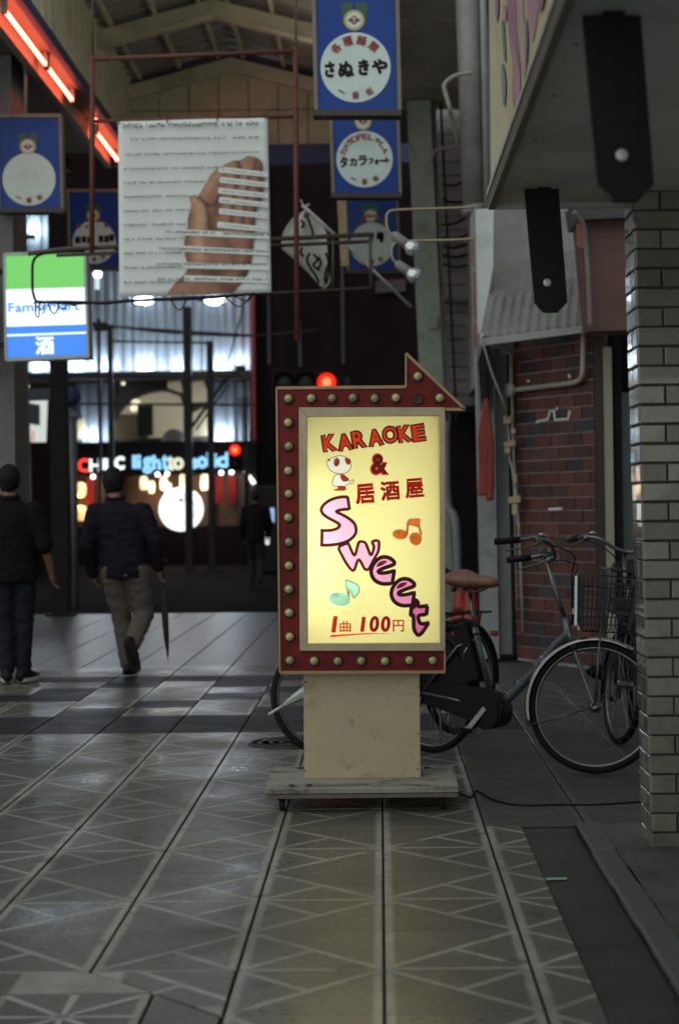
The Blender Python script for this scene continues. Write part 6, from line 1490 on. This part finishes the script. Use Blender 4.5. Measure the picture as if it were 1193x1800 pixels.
# left lit posters
lpz = thing('lit_poster', 'lit white poster panel with a dark picture left of the dark column', 'poster', W(66, 776, 36))
P36 = lambda q: [(W(x, y, 36).x, W(x, y, 36).z) for x, y in q]
MB().prism(P36([(52, 700), (83, 700), (80, 777), (54, 777)]), 36, 36.1).build('panel', glow('poster_lit', (.55, .60, .55), .75), lpz, fix=True)
MB().prism(P36([(52, 708), (71, 712), (71, 748), (53, 745)]), 35.97, 35.99).build('picture', mat('dark_picture', (.03, .035, .05), .5), lpz, fix=True)
MB().prism(P36([(56, 757), (64, 755), (62, 776), (55, 776)]), 35.97, 35.99).build('picture', glow('poster_pink', (.60, .42, .40), .6), lpz, fix=True)
lp2 = thing('lit_poster', 'narrow lit red and white poster at the far left behind the man', 'poster', W(38, 764, 36.2))
MB().prism(P36([(28, 697), (46, 698), (46, 725), (28, 725)]), 36.2, 36.3).build('panel', glow('poster_lit', (.55, .60, .55), .75), lp2, fix=True)
MB().prism(P36([(29, 706), (45, 712), (45, 717), (29, 715)]), 36.17, 36.19).build('picture', glow('poster_red', (.8, .10, .08), .8), lp2, fix=True)
MB().prism(P36([(31, 740), (46, 738), (47, 763), (32, 764)]), 36.2, 36.3).build('panel', glow('poster_yellow', (.72, .70, .42), .8), lp2, fix=True)
lp3 = thing('lit_strip', 'narrow bright white lit strip right of the dark steel column', 'light', W(108, 775, 36))
MB().prism(P36([(102, 728), (112, 728), (112, 776), (104, 776)]), 36, 36.1).build('panel', glow('strip_white', (.80, .84, .82), .9), lp3, fix=True)
for y in (708, 717): MB().ell(W(106, y, 36), (.05, .04, .05), 10, 6).build('spot', MATS['strip_white'], lp3)
MB().bb((W(-30, 0, 36).x, 36.35, 0), (W(120, 0, 36).x, 36.6, W(0, 690, 36).z)).build('back_wall', M_NIGHT, lp3)
# fire escape frame in front of the facade
fe = thing('steel_stair_frame', 'dark steel post and rail frame standing before the corrugated building', 'frame', W(330, 1000, 37))
def fbar(a, b, w, n='post'): MB().bar(W(*a, 37), W(*b, 37), w).build(n, M_DARKST, fe)
for (x, ya, w) in ((174, 560, .07), (194, 575, .11), (329, 540, .17), (369, 600, .14)):
    p_ = W(x, ya, 37); MB().bb((p_.x-w/2, 37-w/2, 0), (p_.x+w/2, 37+w/2, p_.z)).build('post', M_DARKST, fe)
fbar((160, 572), (445, 590), .05, 'rail'); fbar((195, 600), (372, 603), .045, 'rail'); fbar((140, 710), (452, 712), .05, 'rail'); fbar((40, 662), (440, 664), .06, 'rail')
fbar((338, 750), (396, 668), .07, 'brace'); fbar((344, 756), (402, 676), .04, 'brace'); fbar((396, 668), (420, 655), .07, 'brace'); fbar((400, 640), (428, 540), .035, 'brace'); fbar((166, 575), (190, 575), .2, 'bracket')
tm = thing('street_cable', 'black overhead cable sagging across the street before the white wall', 'cable', W(300, 590, 33))
MB().tube(smooth_path([W(150, 566, 33), W(250, 580, 33), W(350, 588, 33), W(450, 590, 33), W(560, 580, 33)]), .022, 6).build('cable', M_DARKST, tm)
# street name pole with round blue disc, and a thin post
sp = thing('street_sign', 'grey street pole with dark blue board and round blue disc', 'street sign', W(131, 1062, 23.2)); Yp = 23.2
pm = mat('pole_grey', (.13, .13, .14), .5, metal=.3)
tp_ = W(126, 690, Yp); bt2 = W(134, 1062, Yp); bt2.z = -.02; MB().tube([bt2, tp_], .042, 10).build('pole', pm, sp)
MB().prism([(W(x, y, Yp-.06).x, W(x, y, Yp-.06).z) for x, y in ((46, 684), (122, 681), (122, 702), (46, 705))], Yp-.06, Yp-.03).build('name_board', mat('board_blue', (.035, .037, .06), .5), sp, fix=True)
MB().lathe([(.14, 0), (.14, .02), (.001, .021)], W(125, 698, Yp-.07), 24, Matrix.Rotation(pi/2, 3, 'X')).build('round_disc', mat('disc_blue', (.018, .020, .085), .45), sp)
MB().prism([(W(x, y, Yp-.06).x, W(x, y, Yp-.06).z) for x, y in ((112, 725), (136, 724), (136, 732), (112, 733))], Yp-.06, Yp-.03).build('lower_board', pm, sp, fix=True)
s2 = thing('thin_post', 'thin grey post at the left behind the man in black', 'post', W(58, 1060, 24)); a = W(47, 690, 24); b = W(60, 1055, 24); b.z = -.02
MB().tube([b, a], .03, 8).build('pole', pm, s2)
MB().bar(a, a+Vector((.25, 0, 0)), .05).build('arm', pm, s2)
# red signals
M_SIG = glow('signal_red_halo', (1.0, .016, .006), 1.6); M_SIGC = glow('signal_core', (1.0, .085, .035), 4); M_OFF = mat('signal_off', (.03, .03, .025), .3)  # wide dim red lens imitates a halo of light round the bright core
def signal(x, y, Y, lab, horiz, r=.15):
    c = W(x, y, Y); t = thing('traffic_signal', lab, 'traffic signal', (c.x, Y, 0)); n = 3 if horiz else 2
    lo, hi = (c-Vector((r*2.3*(n-1)+r*1.3, 0, r*1.35)), c+Vector((r*1.3, .2, r*1.35))) if horiz else (c-Vector((r*1.3, 0, r*2.5+r*1.2)), c+Vector((r*1.3, .2, r*1.3)))
    MB().bb(lo, hi).build('housing', M_NIGHT, t, bevel=.03)
    for k in range(n):
        q = c-(Vector((r*2.3*k, 0, 0)) if horiz else Vector((0, 0, r*2.5*k)))
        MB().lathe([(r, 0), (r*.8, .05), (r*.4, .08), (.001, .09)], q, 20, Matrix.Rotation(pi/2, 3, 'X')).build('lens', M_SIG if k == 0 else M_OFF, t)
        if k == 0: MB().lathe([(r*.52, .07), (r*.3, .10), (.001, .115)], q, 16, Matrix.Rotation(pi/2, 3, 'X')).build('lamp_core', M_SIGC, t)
        MB().add([(q.x+r*1.08*cos(a_), q.y-d_, q.z+r*1.08*sin(a_)) for d_ in (0, .18) for a_ in [pi*j/10 for j in range(11)]], [(j, j+1, 12+j, 11+j) for j in range(10)]).build('visor', M_NIGHT, t)
    pz = c.z; px2 = c.x+r*2.2 if horiz else c.x+r*2
    MB().tube([(px2, Y+.15, 0), (px2, Y+.15, pz+.1), (c.x-r, Y+.15, pz+.1)], .06, 8).build('pole', M_DARKST, t)
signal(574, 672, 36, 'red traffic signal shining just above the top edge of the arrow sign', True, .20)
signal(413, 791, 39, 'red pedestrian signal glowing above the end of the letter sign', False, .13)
# vending machine lights
vm = thing('vending_machine', 'small lit vending machine in the dark street left of the karaoke sign', 'vending machine', W(466, 990, 35)); Yv = 35
cv = W(466, 925, Yv); MB().bb((cv.x-.22, Yv, 0), (cv.x+.55, Yv+.6, 1.85)).build('cabinet', M_BLKP, vm, bevel=.03)
for (xa, xb, ya, yb, m) in ((455, 471, 899, 918, glow('vend_white', (.75, .78, .80), 1.0)), (458, 472, 918, 925, glow('vend_orange', (.80, .32, .15), 1.0)), (457, 472, 928, 938, MATS['vend_orange']), (459, 473, 940, 957, MATS['vend_white']), (472, 482, 893, 918, glow('vend_blue', (.30, .45, .75), .8))):
    a, b = W(xa, yb, Yv), W(xb, ya, Yv); MB().bb((a.x, Yv-.02, a.z), (b.x, Yv-.005, b.z)).build('lit_panel', m, vm)
# small bright lamp left of the poster
sl2 = thing('wall_lamp', 'tiny white lamp with a vertical tube right of the green sign', 'lamp', W(172, 500, 40)); 
MB().ell(W(172, 482, 40), (.10, .08, .10), 12, 8).build('bulb', glow('bulb_white', (.9, .95, 1), 4), sl2); MB().bar(W(171, 488, 40), W(171, 508, 40), .10).build('tube', glow('tube_dim', (.55, .68, .75), .8), sl2)
MB().bar(W(120, 462, 40.2), W(121, 372, 40.2), .8).build('mast', M_DARKST, sl2)
